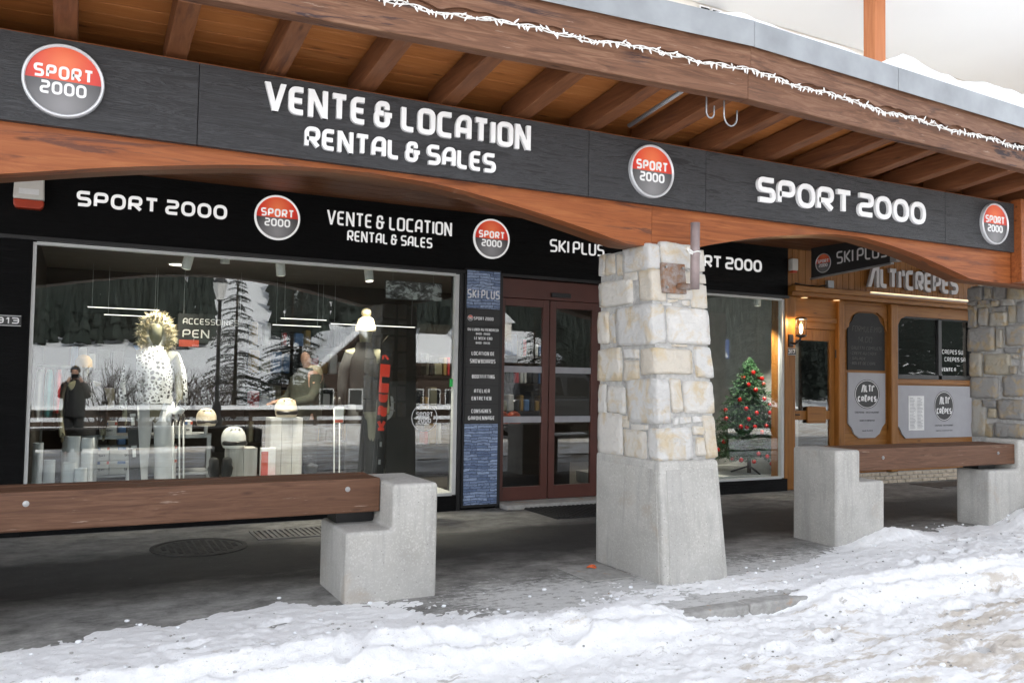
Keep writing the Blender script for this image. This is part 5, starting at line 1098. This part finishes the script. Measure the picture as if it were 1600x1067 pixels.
skin_mesh('mitten', [[(1.45,9.57,.36,.055),(1.46,9.57,.45,.065),(1.475,9.57,.56,.06),(1.47,9.57,.62,.05)], [(1.46,9.57,.45,.03),(1.53,9.57,.52,.026)]], M['dark_cloth'], mi)
B(1.265, 1.31, 9.52, 9.523, .345, .39).build('price_label', M['paper'], mi)
def helmet(x, y, z, mat, lab, s_=1.0, gog=True, rot=0.0):
    t = thing('ski_helmet', (x, y, z), lab, 'helmet'); m = MB(); n = 20; rings = []
    for i in range(9):
        a = i/8*math.pi*.5; rr = math.cos(a)*.5 + (.5 if i < 8 else 0); rings.append((.118*s_*math.cos(a)**.75 if i < 8 else .004, .075*s_ + .115*s_*math.sin(a)))
    rings = [(.10*s_, 0), (.116*s_, .035*s_)] + rings
    vs = [(x + r*math.cos(2*math.pi*k/n)*.92, y + r*math.sin(2*math.pi*k/n)*1.15 - (.02 if h < .05 else 0), z+h) for r, h in rings for k in range(n)]
    m.add(vs, [(i*n+k, i*n+(k+1) % n, (i+1)*n+(k+1) % n, (i+1)*n+k) for i in range(len(rings)-1) for k in range(n)]); m.build('shell', M[mat], t, smooth=True)
    v2 = MB()
    for k in (-1, 0, 1): v2.box(x+k*.035*s_-.01, x+k*.035*s_+.01, y-.10*s_, y-.055*s_, z+.168*s_, z+.172*s_)
    v2.build('vent', M['black_plastic'], t, kind='stuff')
    if gog: MB().tube([(x+.112*s_*math.sin(q), y-.134*s_*math.cos(q), z+.045*s_) for q in np.linspace(-1.0, 1.0, 9)], .022*s_, 8).build('goggle', M['black_plastic'], t, smooth=True)
helmet(2.16, 9.93, 1.022, 'helmet_cream', 'cream ski helmet on the tall white crate', 1.15); helmet(1.56, 9.74, .702, 'helmet_white', 'white ski helmet on the pale crate', 1.2); 
sd2 = thing('helmet_stand', (1.28, 9.9, .836), 'slim metal stand under the beige helmet', 'stand'); MB().tube([(1.30,9.98,.836),(1.30,9.98,.93)], .02, 10).build('stem', M['steel'], sd2); MB().lathe([(.06,.836),(.06,.842)], (1.30,9.98,0), 16).build('foot', M['steel'], sd2)
helmet(1.30, 9.98, .93, 'helmet_cream', 'beige ski helmet at the right end of the low shelf', 1.0)
pk_ = thing('product_box', (2.0, 9.62, .336), 'red and white boot heater box leaning on the white crate', 'box')
B(1.83, 1.99, 9.60, 9.66, .336, .70).build('carton', M['paper'], pk_); B(1.835, 1.91, 9.598, 9.5995, .40, .66).build('print', M['label_red'], pk_)
pk2 = thing('product_box', (1.98, 9.55, .336), 'small flat red box lying on the plinth', 'box')
B(1.80, 2.05, 9.51, 9.59, .336, .40).build('carton', M['label_red'], pk2); B(1.98, 2.04, 9.508, 9.5095, .345, .39).build('label', M['paper'], pk2)
gl_ = thing('ski_glove', (2.36, 9.6, .336), 'dark ski glove standing at the right of the plinth', 'glove')
skin_mesh('glove', [[(2.40,9.60,.36,.05),(2.39,9.60,.44,.055),(2.36,9.60,.52,.045)], [(2.39,9.60,.44,.025),(2.46,9.60,.50,.02)], [(2.341,9.60,.55,.018),(2.31,9.60,.60,.016)], [(2.362,9.60,.56,.018),(2.35,9.60,.62,.016)], [(2.386,9.60,.55,.018),(2.39,9.60,.61,.016)]], M['dark_cloth'], gl_)
bp = thing('display_stand', (3.5, 9.8, PZ), 'black display stand behind the red ski', 'stand')
B(3.33, 3.72, 9.80, 9.84, PZ, 1.45).build('panel', M['black_plastic'], bp, bevel=.004)
bt = thing('ski_boot', (3.30, 9.7, .9), 'grey ski boot hung on the black display panel', 'boot')
skin_mesh('shell', [[(3.33,9.74,1.28,.055),(3.335,9.74,1.16,.06),(3.33,9.73,1.06,.062),(3.28,9.68,1.03,.05),(3.22,9.62,1.02,.042)]], M['tube_grey'], bt)
for z in (1.10, 1.20): MB().tube([(3.27,9.70,z),(3.33,9.675,z+.01),(3.395,9.70,z)], .008, 6).build('buckle', M['steel'], bt)
mp_ = thing('mountain_picture', (3.5, 9.3, 2.5), 'black and white mountain photograph hung at the top of the window', 'picture')
B(3.12, 3.80, 9.30, 9.32, 2.40, 2.60).build('canvas', M['mountain_print'], mp_); B(3.11, 3.81, 9.321, 9.33, 2.39, 2.61).build('backing', M['black_plastic'], mp_)
for x in (3.2, 3.7): MB().tube([(x,9.31,2.60),(x,9.31,2.90)], .003, 5).build('wire', M['steel'], mp_)
gt = thing('glass_sticker', (3.5, YW, 1.1), 'faint round shop badge stuck on the window glass', 'sticker')
n = 48; vs = [(3.50+r*math.cos(2*math.pi*k/n), YW+.037, 1.05+r*math.sin(2*math.pi*k/n)) for r in (.155, .147) for k in range(n)]
MB().add(vs, [(k, (k+1) % n, n+(k+1) % n, n+k) for k in range(n)]).build('ring', M['rim_silver'], gt)
joined(text('SPORT', frame(3.40, YW+.0385, 1.06), .20, .055, .010, .001, True, .2)).build('lettering', M['rim_silver'], gt); joined(text('2000', frame(3.42, YW+.0385, .99), .16, .05, .010, .001, True, .2)).build('lettering', M['rim_silver'], gt)
gtp = B(3.80, 3.832, YW+.030, YW+.0385, 1.40, 1.49).build('tape_mark', M['green_tape'], org=(3.81,YW,1.4), label='short strip of green tape at the window edge', cat='tape')
# track lamps, downlights, LED lines
tr = thing('lighting_track', (1.7, 9.45, 2.88), 'white lighting track along the top of the left window', 'track'); B(-.3, 3.8, 9.43, 9.46, 2.87, 2.899).build('rail', M['lamp_white'], tr)
def track_lamp(x, y, dx, dy, lab, lit=True, ztop=2.868, watt=75):
    t = thing('track_lamp', (x, y, ztop), lab, 'spotlight', 'white track spotlights'); B(x-.11, x+.06, y-.035, y+.035, ztop-.10, ztop-.001).build('gear_box', M['lamp_white'], t, bevel=.006)
    a = Vector((x+.08, y, ztop-.06)); d = Vector((dx, dy, -1)).normalized(); MB().tube([a, a+d*.22], .05, 18).build('head', M['lamp_white'], t, smooth=False)
    e = a + d*.2205; MB().tube([e, e+d*.002], .042, 18).build('lens', M['disc_glow' if lit else 'lamp_white'], t)
    if lit:
        L = bpy.data.lights.new('spot', 'SPOT'); L.energy = watt; L.spot_size = R(75); L.spot_blend = .5; L.color = (1, .9, .75); L.shadow_soft_size = .05
        o = bpy.data.objects.new('spot', L); COL.objects.link(o); o.parent = t; o.location = e + d*.01 - t.location; o.rotation_euler = d.to_track_quat('-Z', 'Y').to_euler()
track_lamp(.95, 9.445, -.22, .30, 'white track spotlight above the fur hooded mannequin', True); track_lamp(1.86, 9.445, .15, .25, 'lit white track spotlight in the middle of the left window', True); track_lamp(2.86, 9.445, .06, -.16, 'white track spotlight above the black mannequin', True, 2.868, 90)
track_lamp(8.45, 9.12, .16, .17, 'white track spotlight above the Christmas tree', True, 2.868, 70)
cyl = thing('ceiling_lamp', (1.42, 9.8, 2.75), 'small white cylinder lamp between the track spotlights', 'lamp'); MB().lathe([(.05,2.72),(.05,2.899)], (1.42,9.8,0), 18).build('can', M['lamp_white'], cyl)
for i, (x, y, lb) in enumerate(((2.40, 9.95, 'middle of the left window'), (1.1, 11.6, 'back of the shop'), (4.9, 11.2, 'entrance'), (7.2, 11.5, 'right window'))):
    t = thing('downlight', (x, y, 2.9), 'glowing round ceiling downlight near the %s' % lb, 'lamp'); MB().lathe([(.11,2.885),(.11,2.899)], (x,y,0), 24).build('trim', M['lamp_white'], t); MB().lathe([(.095,2.880),(.095,2.884)], (x,y,0), 24).build('diffuser', M['disc_glow'], t)
    L = bpy.data.lights.new('downlight', 'SPOT'); L.energy = 40; L.spot_size = R(120); L.spot_blend = .8; L.color = (1, .88, .72); L.shadow_soft_size = .09
    o = bpy.data.objects.new('downlight', L); COL.objects.link(o); o.parent = t; o.location = Vector((x, y, 2.87)) - t.location
for i, (x0, x1, y, z, lb) in enumerate(((.10,.95,12.2,2.33,'left of the fur hood'),(.30,1.0,12.5,2.26,'behind the fur hood'),(2.55,3.2,12.2,2.30,'behind the shop person'),(2.5,3.2,12.5,2.22,'above the shop person'),(3.3,4.6,12.3,2.26,'behind the black mannequin'))):
    t = thing('led_tube', ((x0+x1)/2, y, z), 'glowing thin LED tube in the shop, ' + lb, 'lamp', 'LED tubes in the shop'); B(x0, x1, y, y+.02, z, z+.009).build('tube', M['led_white'], t)
    for x in (x0+.05, x1-.05): MB().tube([(x,y+.015,z+.02),(x,y+.015,2.9)], .003, 5).build('wire', M['steel'], t)
ap = thing('department_sign', (1.5, 12.1, 2.0), 'dark hanging sign with accessories lettering inside the shop', 'sign')
B(1.18, 2.05, 12.10, 12.13, 1.90, 2.30).build('panel', M['print_black'], ap); joined(text('ACCESSOIRES', frame(1.24, 12.099, 2.16), .72, .08, .012, .001, False, .2)).build('lettering', M['print_white'], ap)
joined(text('PEN', frame(1.24, 12.099, 1.98), .34, .11, .018, .001, False, .2)).build('lettering', M['print_white'], ap); B(1.2, 1.45, 12.09, 12.099, 1.86, 1.95).build('red_strip', M['label_red'], ap)
for x in (1.25, 1.98): MB().tube([(x,12.115,2.3),(x,12.115,2.9)], .004, 5).build('wire', M['steel'], ap)
# shelves of goods at the back and behind the door
cols = ['dark_cloth','dark_cloth','olive_cloth','dark_cloth','red_cloth','yellow_cloth','dark_shelf','mannequin','tube_grey','label_blue']
def shelf(x0, x1, y, levels, lab, dens):
    t = thing('goods_shelf', ((x0+x1)/2, y, .05), lab, 'shelf')
    B(x0, x1, y+.30, y+.33, .05, 2.3).build('back_panel', M['dark_shelf'], t)
    for z in levels:
        B(x0, x1, y, y+.299, z, z+.03).build('shelf_board', M['dark_shelf'], t); x = x0+.03
        while x < x1-.1:
            w = random.uniform(.05, .14)*dens; h = random.uniform(.16, .34); B(x, x+w*.85, y+.03, y+.25, z+.031, z+.031+h).build('goods', M[random.choice(cols)], t, bevel=.02); x += w
shelf(4.5, 5.4, 11.6, (.5, 1.0, 1.5), 'dark shelf of ski gear seen through the entrance door', 1.2); shelf(5.5, 6.9, 12.2, (.5, .95, 1.4, 1.85), 'shelf of colourful gear deep behind the entrance', 1.0)
shelf(-.1, 1.3, 12.5, (.5, 1.0, 1.5), 'dark shelf of gear at the back behind the spotted jacket', 1.3); shelf(2.2, 3.9, 12.6, (.5, 1.0, 1.5, 1.9), 'dark shelf of gear behind the black mannequin', 1.2)
ct_ = thing('shop_counter', (5.2, 10.3, .05), 'dark counter with helmets just inside the entrance', 'counter'); B(4.55, 6.1, 10.15, 10.7, .05, .86).build('body', M['dark_shelf'], ct_); B(4.52, 6.13, 10.12, 10.73, .861, .90).build('top', M['dark_shelf'], ct_)
for i, x in enumerate((4.95, 5.13, 5.31)): helmet(x, 10.32, .901, 'helmet_orange', 'bright orange ski helmet on the counter, %s of three' % ('left', 'middle', 'right')[i], .85, False)
helmet(5.15, 11.70, 1.531, 'helmet_cream', 'cream helmet on the shelf seen through the left door leaf', 1.1)

# ------------------------------------------------------------------ Christmas tree in the right window
xt = thing('christmas_tree', (8.74, 9.50, PZ), 'green Christmas tree with red baubles in the right window', 'christmas tree')
MB().tube([(8.74,9.50,PZ),(8.74,9.50,1.85)], [.03,.008], 8).build('trunk', M['bark'], xt)
for k in range(3): MB().tube([(8.74,9.50,.30),(8.74+.26*math.cos(k*2.09+.4),9.50+.26*math.sin(k*2.09+.4),.205)], .013, 6).build('stand_leg', M['black_plastic'], xt)
nm_ = MB(); tips = []
for i in range(800):
    h = random.random()**1.25; z = .46 + h*1.36; rad_ = .64*(1-h)**.75*random.uniform(.72, 1.06) + .02; a = random.uniform(0, 6.283)
    p0 = Vector((8.74, 9.50, z+.05)); p1 = Vector((8.74+rad_*math.cos(a), 9.50+rad_*math.sin(a), z-.06*rad_/.5)); 
    p1.y = max(p1.y, 9.25)
    if rad_ > .12 and math.sin(a) < .3: tips.append(p1)
    for k in range(max(8, int(rad_*85))):
        s_ = random.uniform(.15, 1.02); q = p0.lerp(p1, s_) + Vector((random.gauss(0,.012), random.gauss(0,.012), random.gauss(0,.012))); d = ((p1-p0).normalized() + Vector((random.gauss(0,.8), random.gauss(0,.8), random.gauss(.1,.8)))).normalized()*random.uniform(.035,.06)
        w = d.cross(Vector((random.gauss(0,1), random.gauss(0,1), random.gauss(0,1)))).normalized()*.0075; nm_.add([q-w, q+w, q+d], [(0,1,2)])
nm_.build('foliage', M['needle'], xt, recalc=False)
random.shuffle(tips); placed = []
for p in tips:
    if all((p-q).length > .115 for q in placed): placed.append(p)
    if len(placed) >= 40: break
for p in placed:
    b_ = MB().ball((p.x, p.y-.01, p.z-.04), .032, 14, 9).build('bauble', M['bauble_red'], xt, smooth=True); MB().lathe([(.008,p.z-.010),(.008,p.z+.0)], (p.x,p.y-.01,0), 8).build('cap', M['rim_silver'], b_)

# ------------------------------------------------------------------ across the street (behind the camera; the windows mirror it)
def hill_z(x, y):
    d = max(0, -y - 10.5)
    up_ = .012*d + .00042*d*d*(1 + .16*fbm(x*.012, y*.012, 1.0)) * np.interp(x, [-90, -30, -8, 25, 70, 130], [2.6, 1.4, 1.5, 3.2, 3.6, 4.4])
    return -.30 + .22*min(1, d/2.0) + up_*1.5 + .25*fbm(x*.12, y*.12, 2.0)*min(1, d/6)
height_grid('hillside', np.arange(-150, 300, 4).tolist(), sorted(set(np.arange(-230, -30, 5).tolist() + np.arange(-30, -9.9, 1.0).tolist())), hill_z, M['clean_snow'], kind='structure')
fo = MB(); cnt = 0
while cnt < 21000:
    px_ = random.uniform(-.16, 1.9); y = -random.uniform(38 if px_ < .42 else 22, 228); x = px_*(18-y)
    if fbm(x*.02, y*.03, 5.0) < -.45: continue
    if .135 < px_ - .02*fbm(y*.03, 0, 3.0) < .20 + .0*y: continue
    if y > -58 - 8*fbm(x*.06, 0, 9.0) and px_ < .42: continue
    z = hill_z(x, y); h = random.uniform(1.8, 4.2)*(1 + (-y)/300); w = h*.15; cnt += 1
    for k in range(3):
        zb = z + h*(.08 + .27*k); zt = z + h*(.50 + .25*k); rr = w*(1-.26*k); a0 = random.random()*3; n = 5
        fo.add([(x+rr*math.cos(a0+2*math.pi*i/n)*random.uniform(.55,1.35), y+rr*math.sin(a0+2*math.pi*i/n)*random.uniform(.55,1.35), zb + random.uniform(-.06,.04)*h) for i in range(n)] + [(x, y, zt)], [(i, (i+1) % n, n) for i in range(n)])
fo.build('forest', M['spruce'], recalc=False, kind='stuff', label='dark spruce forest on the snowy hillside across the valley', cat='forest')
def spruce_mesh(h, seed):
    rnd = random.Random(seed); m = MB()
    for i in range(190):
        t = rnd.random(); z = h*(.07 + .91*t); L = h*.21*(1-t)**.8 + .06; a = rnd.uniform(0, 6.283); ca, sa = math.cos(a), math.sin(a); sag = -.32*L
        for k in range(10):
            s_ = (k+1)/10; cx, cy, cz = ca*L*s_, sa*L*s_, z + sag*s_*s_ + .10*L*s_
            for d in (-1, 1):
                w = L*.20*(1.15-s_)+.05; m.add([(cx, cy, cz), (cx + ca*.11*L, cy + sa*.11*L, cz-.01), (cx - sa*d*w + ca*.09*L, cy + ca*d*w + sa*.09*L, cz - rnd.uniform(.02,.10))], [(0,1,2)])
    return m
sp0 = thing('spruce_tree', (4.95, -13, -.1), 'young dark spruce mirrored right of the street lamp', 'tree', 'spruces across the street')
MB().tube([(4.95,-13,-.3),(4.95,-13,5.6)], [.09,.015], 8).build('trunk', M['bark'], sp0)
q = spruce_mesh(5.6, 3); q.v = [(x+4.95, y-13, z-.1) for x, y, z in q.v]; q.build('crown', M['spruce'], sp0, recalc=False)
for x, y, s_, lb in ((7.0,-13.5,1.1,'mirrored in the middle of the left window'),(8.6,-19,1.2,'mirrored behind the chalet gable'),(-3.2,-15,1.35,'mirrored at the left window edge'),(16.4,-12.0,.85,'mirrored in the left door leaf'),(21,-14,1.3,'mirrored in the right window'),(13.2,-20,1.6,'mirrored behind the snowy roofs'),(26,-17,1.7,'mirrored at the far right'),(18.2,-13.5,1.2,'mirrored beside the crossing sign'),(23.6,-12.5,1.5,'mirrored right of the crossing sign'),(29,-13,1.4,'added to darken the restaurant door glass'),(33,-14,1.8,'added to darken the glass right of the restaurant door'),(38,-13,1.5,'added to darken the restaurant window'),(43,-15,1.9,'added to darken the right of the restaurant window')):
    c = copy_tree(sp0); c.location = (x, y, hill_z(x, y)); c.scale = (s_, s_, s_); c.rotation_euler.z = random.uniform(0, 6); c['label'] = 'dark spruce across the street, ' + lb  # the four opposite the restaurant are added so its glass mirrors less white
def bush(x, y, lb):
    t = thing('bare_shrub', (x, y, 0), lb, 'shrub', 'leafless shrubs across the street'); m = MB(); z0 = hill_z(x, y)
    for k in range(26):
        p = Vector((x+random.gauss(0,.2), y+random.gauss(0,.15), z0-.05)); d = Vector((random.gauss(0,.35), random.gauss(0,.3), 1)).normalized(); pts = [p]
        for s_ in range(6): d = (d + Vector((random.gauss(0,.22), random.gauss(0,.2), .02))).normalized(); pts.append(pts[-1] + d*random.uniform(.22,.42))
        m.tube(pts, [.018,.016,.013,.011,.009,.007,.004], 4, False)
        for s_ in range(2, 6):
            for b_ in range(2):
                e = (d + Vector((random.gauss(0,.8), random.gauss(0,.5), .2))).normalized(); m.tube([pts[s_], pts[s_]+e*.22, pts[s_]+e*.40+Vector((0,0,.06))], [.008,.006,.003], 3, False)
    m.build('branches', M['twig'], t, recalc=False)
for x, y, lb in ((1.9,-11.2,'leafless shrub mirrored beside the spotted jacket'),(3.0,-11.6,'leafless shrub mirrored left of the lamp post'),(4.1,-11.0,'leafless shrub mirrored under the young spruce'),(.8,-12,'leafless shrub mirrored left of the fur hood'),(20.0,-11.5,'leafless shrub mirrored in the right window'),(23.0,-11,'leafless shrub mirrored near the crossing sign')): bush(x, y, lb)
gr_ = thing('guard_rail', (6, -9.2, -.1), 'snow topped guard rail along the far side of the street', 'guard rail')
for k in range(16): B(-3.2+k*2.0, -3.1+k*2.0, -9.28, -9.18, -.3, .46).build('post', M['chalet_wood'], gr_)
B(-3.5, 28, -9.34, -9.281, .20, .42).build('rail', M['chalet_wood'], gr_); B(-3.5, 28, -9.32, -9.281, -.05, .08).build('rail', M['chalet_wood'], gr_)
m = MB(); xs = np.arange(-3.5, 28, .12).tolist(); n = 10; vs = []
for x in xs:
    h = .13 + .05*fbm(x*1.2, 0, 7.0)
    for k in range(n): a = math.pi*k/(n-1); vs.append((x, -9.27 + .17*math.cos(a)*(1+.2*fbm(x*2, k)), .425 + h*math.sin(a)))
m.add(vs, [(i*n+k, i*n+k+1, (i+1)*n+k+1, (i+1)*n+k) for i in range(len(xs)-1) for k in range(n-1)]).build('snow_cap', M['clean_snow'], gr_, smooth=True)
def chalet(x0, x1, y, d, ze, zr, lab, gable=True, chim=None):
    t = thing('chalet', ((x0+x1)/2, y-d/2, 0), lab, 'chalet', 'chalets across the street'); xm = (x0+x1)/2; o = .35
    if gable:
        MB().prism([(x0,-.4),(x1,-.4),(x1,ze),(xm,zr),(x0,ze)], 'y', y-d, y).build('wall', M['chalet_wood'], t); sl = (zr-ze)/(xm-x0)
        for s_ in (-1, 1):
            xe = (x0-o) if s_ < 0 else (x1+o); zz = ze - o*sl
            rf = MB().prism([(xe,zz),(xm,zr),(xm,zr+.12),(xe,zz+.12)], 'y', y-d-.3, y+.5).build('roof', M['chalet_wood'], t)
            MB().prism([(xe,zz+.121),(xm,zr+.121),(xm,zr+.50),(xe+s_*-.05,zz+.42),(xe,zz+.30)], 'y', y-d-.3, y+.45).build('snow_cap', M['clean_snow'], rf, bevel=.08)
    else:
        B(x0, x1, y-d, y, -.4, ze).build('wall', M['chalet_wood'], t)
        rf = MB().prism([(y+.6,ze-.1),(y-d/2,zr),(y-d-.6,ze-.1),(y-d-.6,ze),(y-d/2,zr+.12),(y+.6,ze)], 'x', x0-o, x1+o).build('roof', M['chalet_wood'], t)
        MB().prism([(y+.6,ze+.001),(y-d/2,zr+.121),(y-d-.6,ze+.001),(y-d-.6,ze+.4),(y-d/2,zr+.6),(y+.55,ze+.42)], 'x', x0-o, x1+o).build('snow_cap', M['clean_snow'], rf, bevel=.1)
    for k in range(3):
        x = x0 + (x1-x0)*(.2+.3*k); w_ = B(x-.3, x+.3, y+.001, y+.03, .3, 1.0).build('window', M['frame_white'], t); B(x-.25, x+.25, y+.031, y+.036, .35, .95).build('pane', M['car_glass'], w_)
    if chim:
        B(chim-.35, chim+.35, y-d*.4, y-d*.4+.7, ze, zr+.9).build('chimney', M['render_cream'], t); MB().prism([(chim-.5,zr+.9),(chim+.5,zr+.9),(chim,zr+1.35)], 'y', y-d*.4-.1, y-d*.4+.8).build('chimney_cap', M['clean_snow'], t)
chalet(8.2, 12.2, -16, 6, 1.3, 3.1, 'brown chalet with snowy gable mirrored behind the black mannequin'); chalet(12.9, 15.6, -17.5, 5, 2.1, 3.0, 'brown chalet with thick roof snow mirrored at the window edge', False); chalet(16.2, 20.0, -17, 5, 2.2, 3.3, 'chalet with snow capped chimney mirrored in the door', False, 18.2)
lp = thing('street_lamp', (3.55, -7.2, 0), 'old style street lamp with white lantern across the street', 'street lamp')
MB().lathe([(.16,-.2),(.16,.25),(.10,.4),(.13,.55),(.06,.75),(.05,3.55),(.09,3.6)], (3.55,-7.2,0), 14).build('post', M['black_metal'], lp, smooth=True)
MB().lathe([(.10,3.6),(.20,4.05),(.21,4.08)], (3.55,-7.2,0), 6).build('lantern_glass', M['lamp_white'], lp); MB().lathe([(.23,4.08),(.12,4.22),(.03,4.3)], (3.55,-7.2,0), 6).build('cap', M['black_metal'], lp)
sg = thing('crossing_sign', (20.76, -6.0, 0), 'blue square pedestrian crossing sign on a pole', 'road sign')
MB().tube([(20.76,-6.05,-.2),(20.76,-6.05,3.0)], .035, 10).build('pole', M['galv'], sg); B(20.41, 21.11, -6.01, -5.99, 2.36, 3.06).build('panel', M['road_blue'], sg)
MB().prism([(20.47,2.42),(21.05,2.42),(20.76,2.98)], 'y', -5.99, -5.985).build('triangle', M['print_white'], sg)
MB().prism([(20.70,2.5),(20.74,2.5),(20.77,2.62),(20.82,2.5),(20.86,2.5),(20.79,2.70),(20.79,2.80),(20.73,2.80),(20.72,2.66)], 'y', -5.985, -5.982).build('figure', M['print_black'], sg)
def car(x, y, mat, lab, L=4.4, Wd=1.85, Hh=1.75, flip=1, suv=True):
    t = thing('parked_car', (x, y, -.1), lab, 'car'); zb = -.1
    def S(a, h): return (x + flip*a*L, zb + h*Hh)
    low = [(-.5,.20),(-.5,.40),(-.485,.52),(-.30,.57),(-.15,.60),(.47,.60),(.50,.50),(.50,.20)] if suv else [(-.5,.20),(-.5,.38),(-.47,.48),(-.28,.60),(-.12,.64),(.45,.64),(.50,.52),(.50,.20)]
    MB().prism([S(*p) for p in low], 'y', y-Wd/2, y+Wd/2).build('body', M[mat], t, bevel=.09, seg=3)
    top = [(-.17,.60),(-.05,.94),(.02,.98),(.36,.98),(.42,.94),(.47,.60)] if suv else [(-.17,.62),(.0,.93),(.08,.98),(.30,.97),(.42,.80),(.46,.62)]
    m = MB(); pts = [S(*p) for p in top]; n = len(pts); ins = [Wd/2-.06 if p[1] < .7 else Wd/2-.22 for p in top]
    m.add([(p[0], y-i_, p[1]) for p, i_ in zip(pts, ins)] + [(p[0], y+i_, p[1]) for p, i_ in zip(pts, ins)], [tuple(range(n)), tuple(range(2*n-1, n-1, -1))] + [(i, (i+1) % n, n+(i+1) % n, n+i) for i in range(n)])
    m.build('cabin', M[mat], t, bevel=.05, seg=2)
    for s_ in (-1, 1):
        for a0, a1 in ((-.11,.10),(.125,.30),(.32,.42)):
            p = [S(a0,.635), S(a1,.635), S(a1-.012,.90), S(max(a0, -.045)+.012,.90)]
            o1 = Wd/2-.062; o2 = Wd/2-.180
            ys = [o1+.004, o1+.004, o2+.006, o2+.006]; MB().add([(q[0], y+s_*(yy), q[1]) for q, yy in zip(p, ys)] + [(q[0], y+s_*(yy-.02), q[1]) for q, yy in zip(p, ys)], [(0,1,2,3),(7,6,5,4),(0,4,5,1),(1,5,6,2),(2,6,7,3),(3,7,4,0)]).build('side_window', M['car_glass'], t)
        for a in (-.31, .31):
            cx, cz = S(a, 0)[0], zb+.34; yo = y+s_*(Wd/2-.10)
            wh = MB().lathe([(.24,-.10),(.34,-.09),(.34,.09),(.24,.10)], (cx, yo, cz), 24, 'y').build('wheel', M['tyre'], t); MB().lathe([(.235,-.105),(.20,-.112),(.05,-.09),(.05,.09),(.20,.112),(.235,.105)], (cx, yo, cz), 10, 'y').build('rim', M['rim'], wh)
        hx = S(-.497,.46); B(min(hx[0], hx[0]-flip*.04), max(hx[0], hx[0]-flip*.04), y+s_*Wd*.36-.18, y+s_*Wd*.36+.18, hx[1]-.08, hx[1]+.05).build('headlight', M['frame_white'], t)
        MB().ball((S(-.13,.66)[0], y+s_*(Wd/2+.08), S(0,.66)[1]), .09, 8, 6, (.8,1.1,.8)).build('wing_mirror', M[mat], t, smooth=True)
    ws = [S(-.165,.625), S(-.055,.925)]; MB().add([(ws[0][0]-flip*.012,y-Wd/2+.12,ws[0][1]),(ws[0][0]-flip*.012,y+Wd/2-.12,ws[0][1]),(ws[1][0]-flip*.012,y+Wd/2-.26,ws[1][1]),(ws[1][0]-flip*.012,y-Wd/2+.26,ws[1][1])], [(0,1,2,3)]).build('windscreen', M['car_glass'], t)
    return t
car(12.2, -2.4, 'car_black', 'black off road car parked across the street, mirrored in the door', 4.5, 1.85, 1.85, -1)
car(17.1, -1.4, 'car_black', 'dark hatchback across the street, mirrored in the right window', 4.0, 1.75, 1.52, -1, False)
car(-3.1, -4.6, 'car_white', 'white car across the street, mirrored at the left window edge', 4.3, 1.8, 1.6, -1, False)
# the person standing on the street, mirrored in the left window
ph = thing('person', (-.02, -.42, -.1), 'person in black jacket raising a camera, mirrored in the left window', 'person'); H = 1.70
skin_mesh('body', body_chains(-.02, -.42, -.1, H, math.pi, arms='camera'), M['skin'], ph)

shell('jacket', [(-.02,-.42,-.1+.44*H,.20,.16),(-.02,-.42,-.1+.58*H,.19,.16),(-.02,-.42,-.1+.70*H,.21,.165),(-.02,-.42,-.1+.79*H,.21,.155),(-.02,-.42,-.1+.83*H,.13,.11),(-.02,-.42,-.1+.86*H,.08,.085)], M['dark_cloth'], ph)
for d in (-1, 1):
    MB().tube([(-.02-d*.09*H,-.42,-.1+.80*H),(-.02-d*.135*H,-.42+.02*H,-.1+.70*H),(-.02-d*.135*H,-.42+.06*H,-.1+.665*H),(-.02-d*.09*H,-.42+.12*H,-.1+.80*H),(-.02-d*.07*H,-.42+.13*H,-.1+.83*H)], [.075,.065,.06,.045,.036], 12).build('sleeve', M['dark_cloth'], ph, smooth=True)
    MB().tube([(-.02-d*.05*H,-.42,-.1+.50*H),(-.02-d*.056*H,-.42,-.1+.28*H),(-.02-d*.06*H,-.42,-.1+.04*H)], [.105,.085,.07], 12).build('trouser_leg', M['dark_cloth'], ph, smooth=True)
shell('hair', [(-.02,-.43,-.1+.93*H,.088,.10),(-.02,-.43,-.1+.97*H,.088,.10),(-.02,-.43,-.1+1.0*H,.06,.07),(-.02,-.43,-.1+1.01*H,.01,.01)], M['hair'], ph)
hc_ = thing('hand_camera', (-.02, -.2, 1.42), 'black camera held up by the person on the street', 'camera')
B(-.09, .05, -.235, -.175, 1.375, 1.46).build('body', M['black_plastic'], hc_, bevel=.008); MB().lathe([(.036,-.174),(.038,-.10),(.034,-.10),(.03,-.11)], (-.02,0,1.415), 18, 'y').build('lens', M['black_plastic'], hc_)
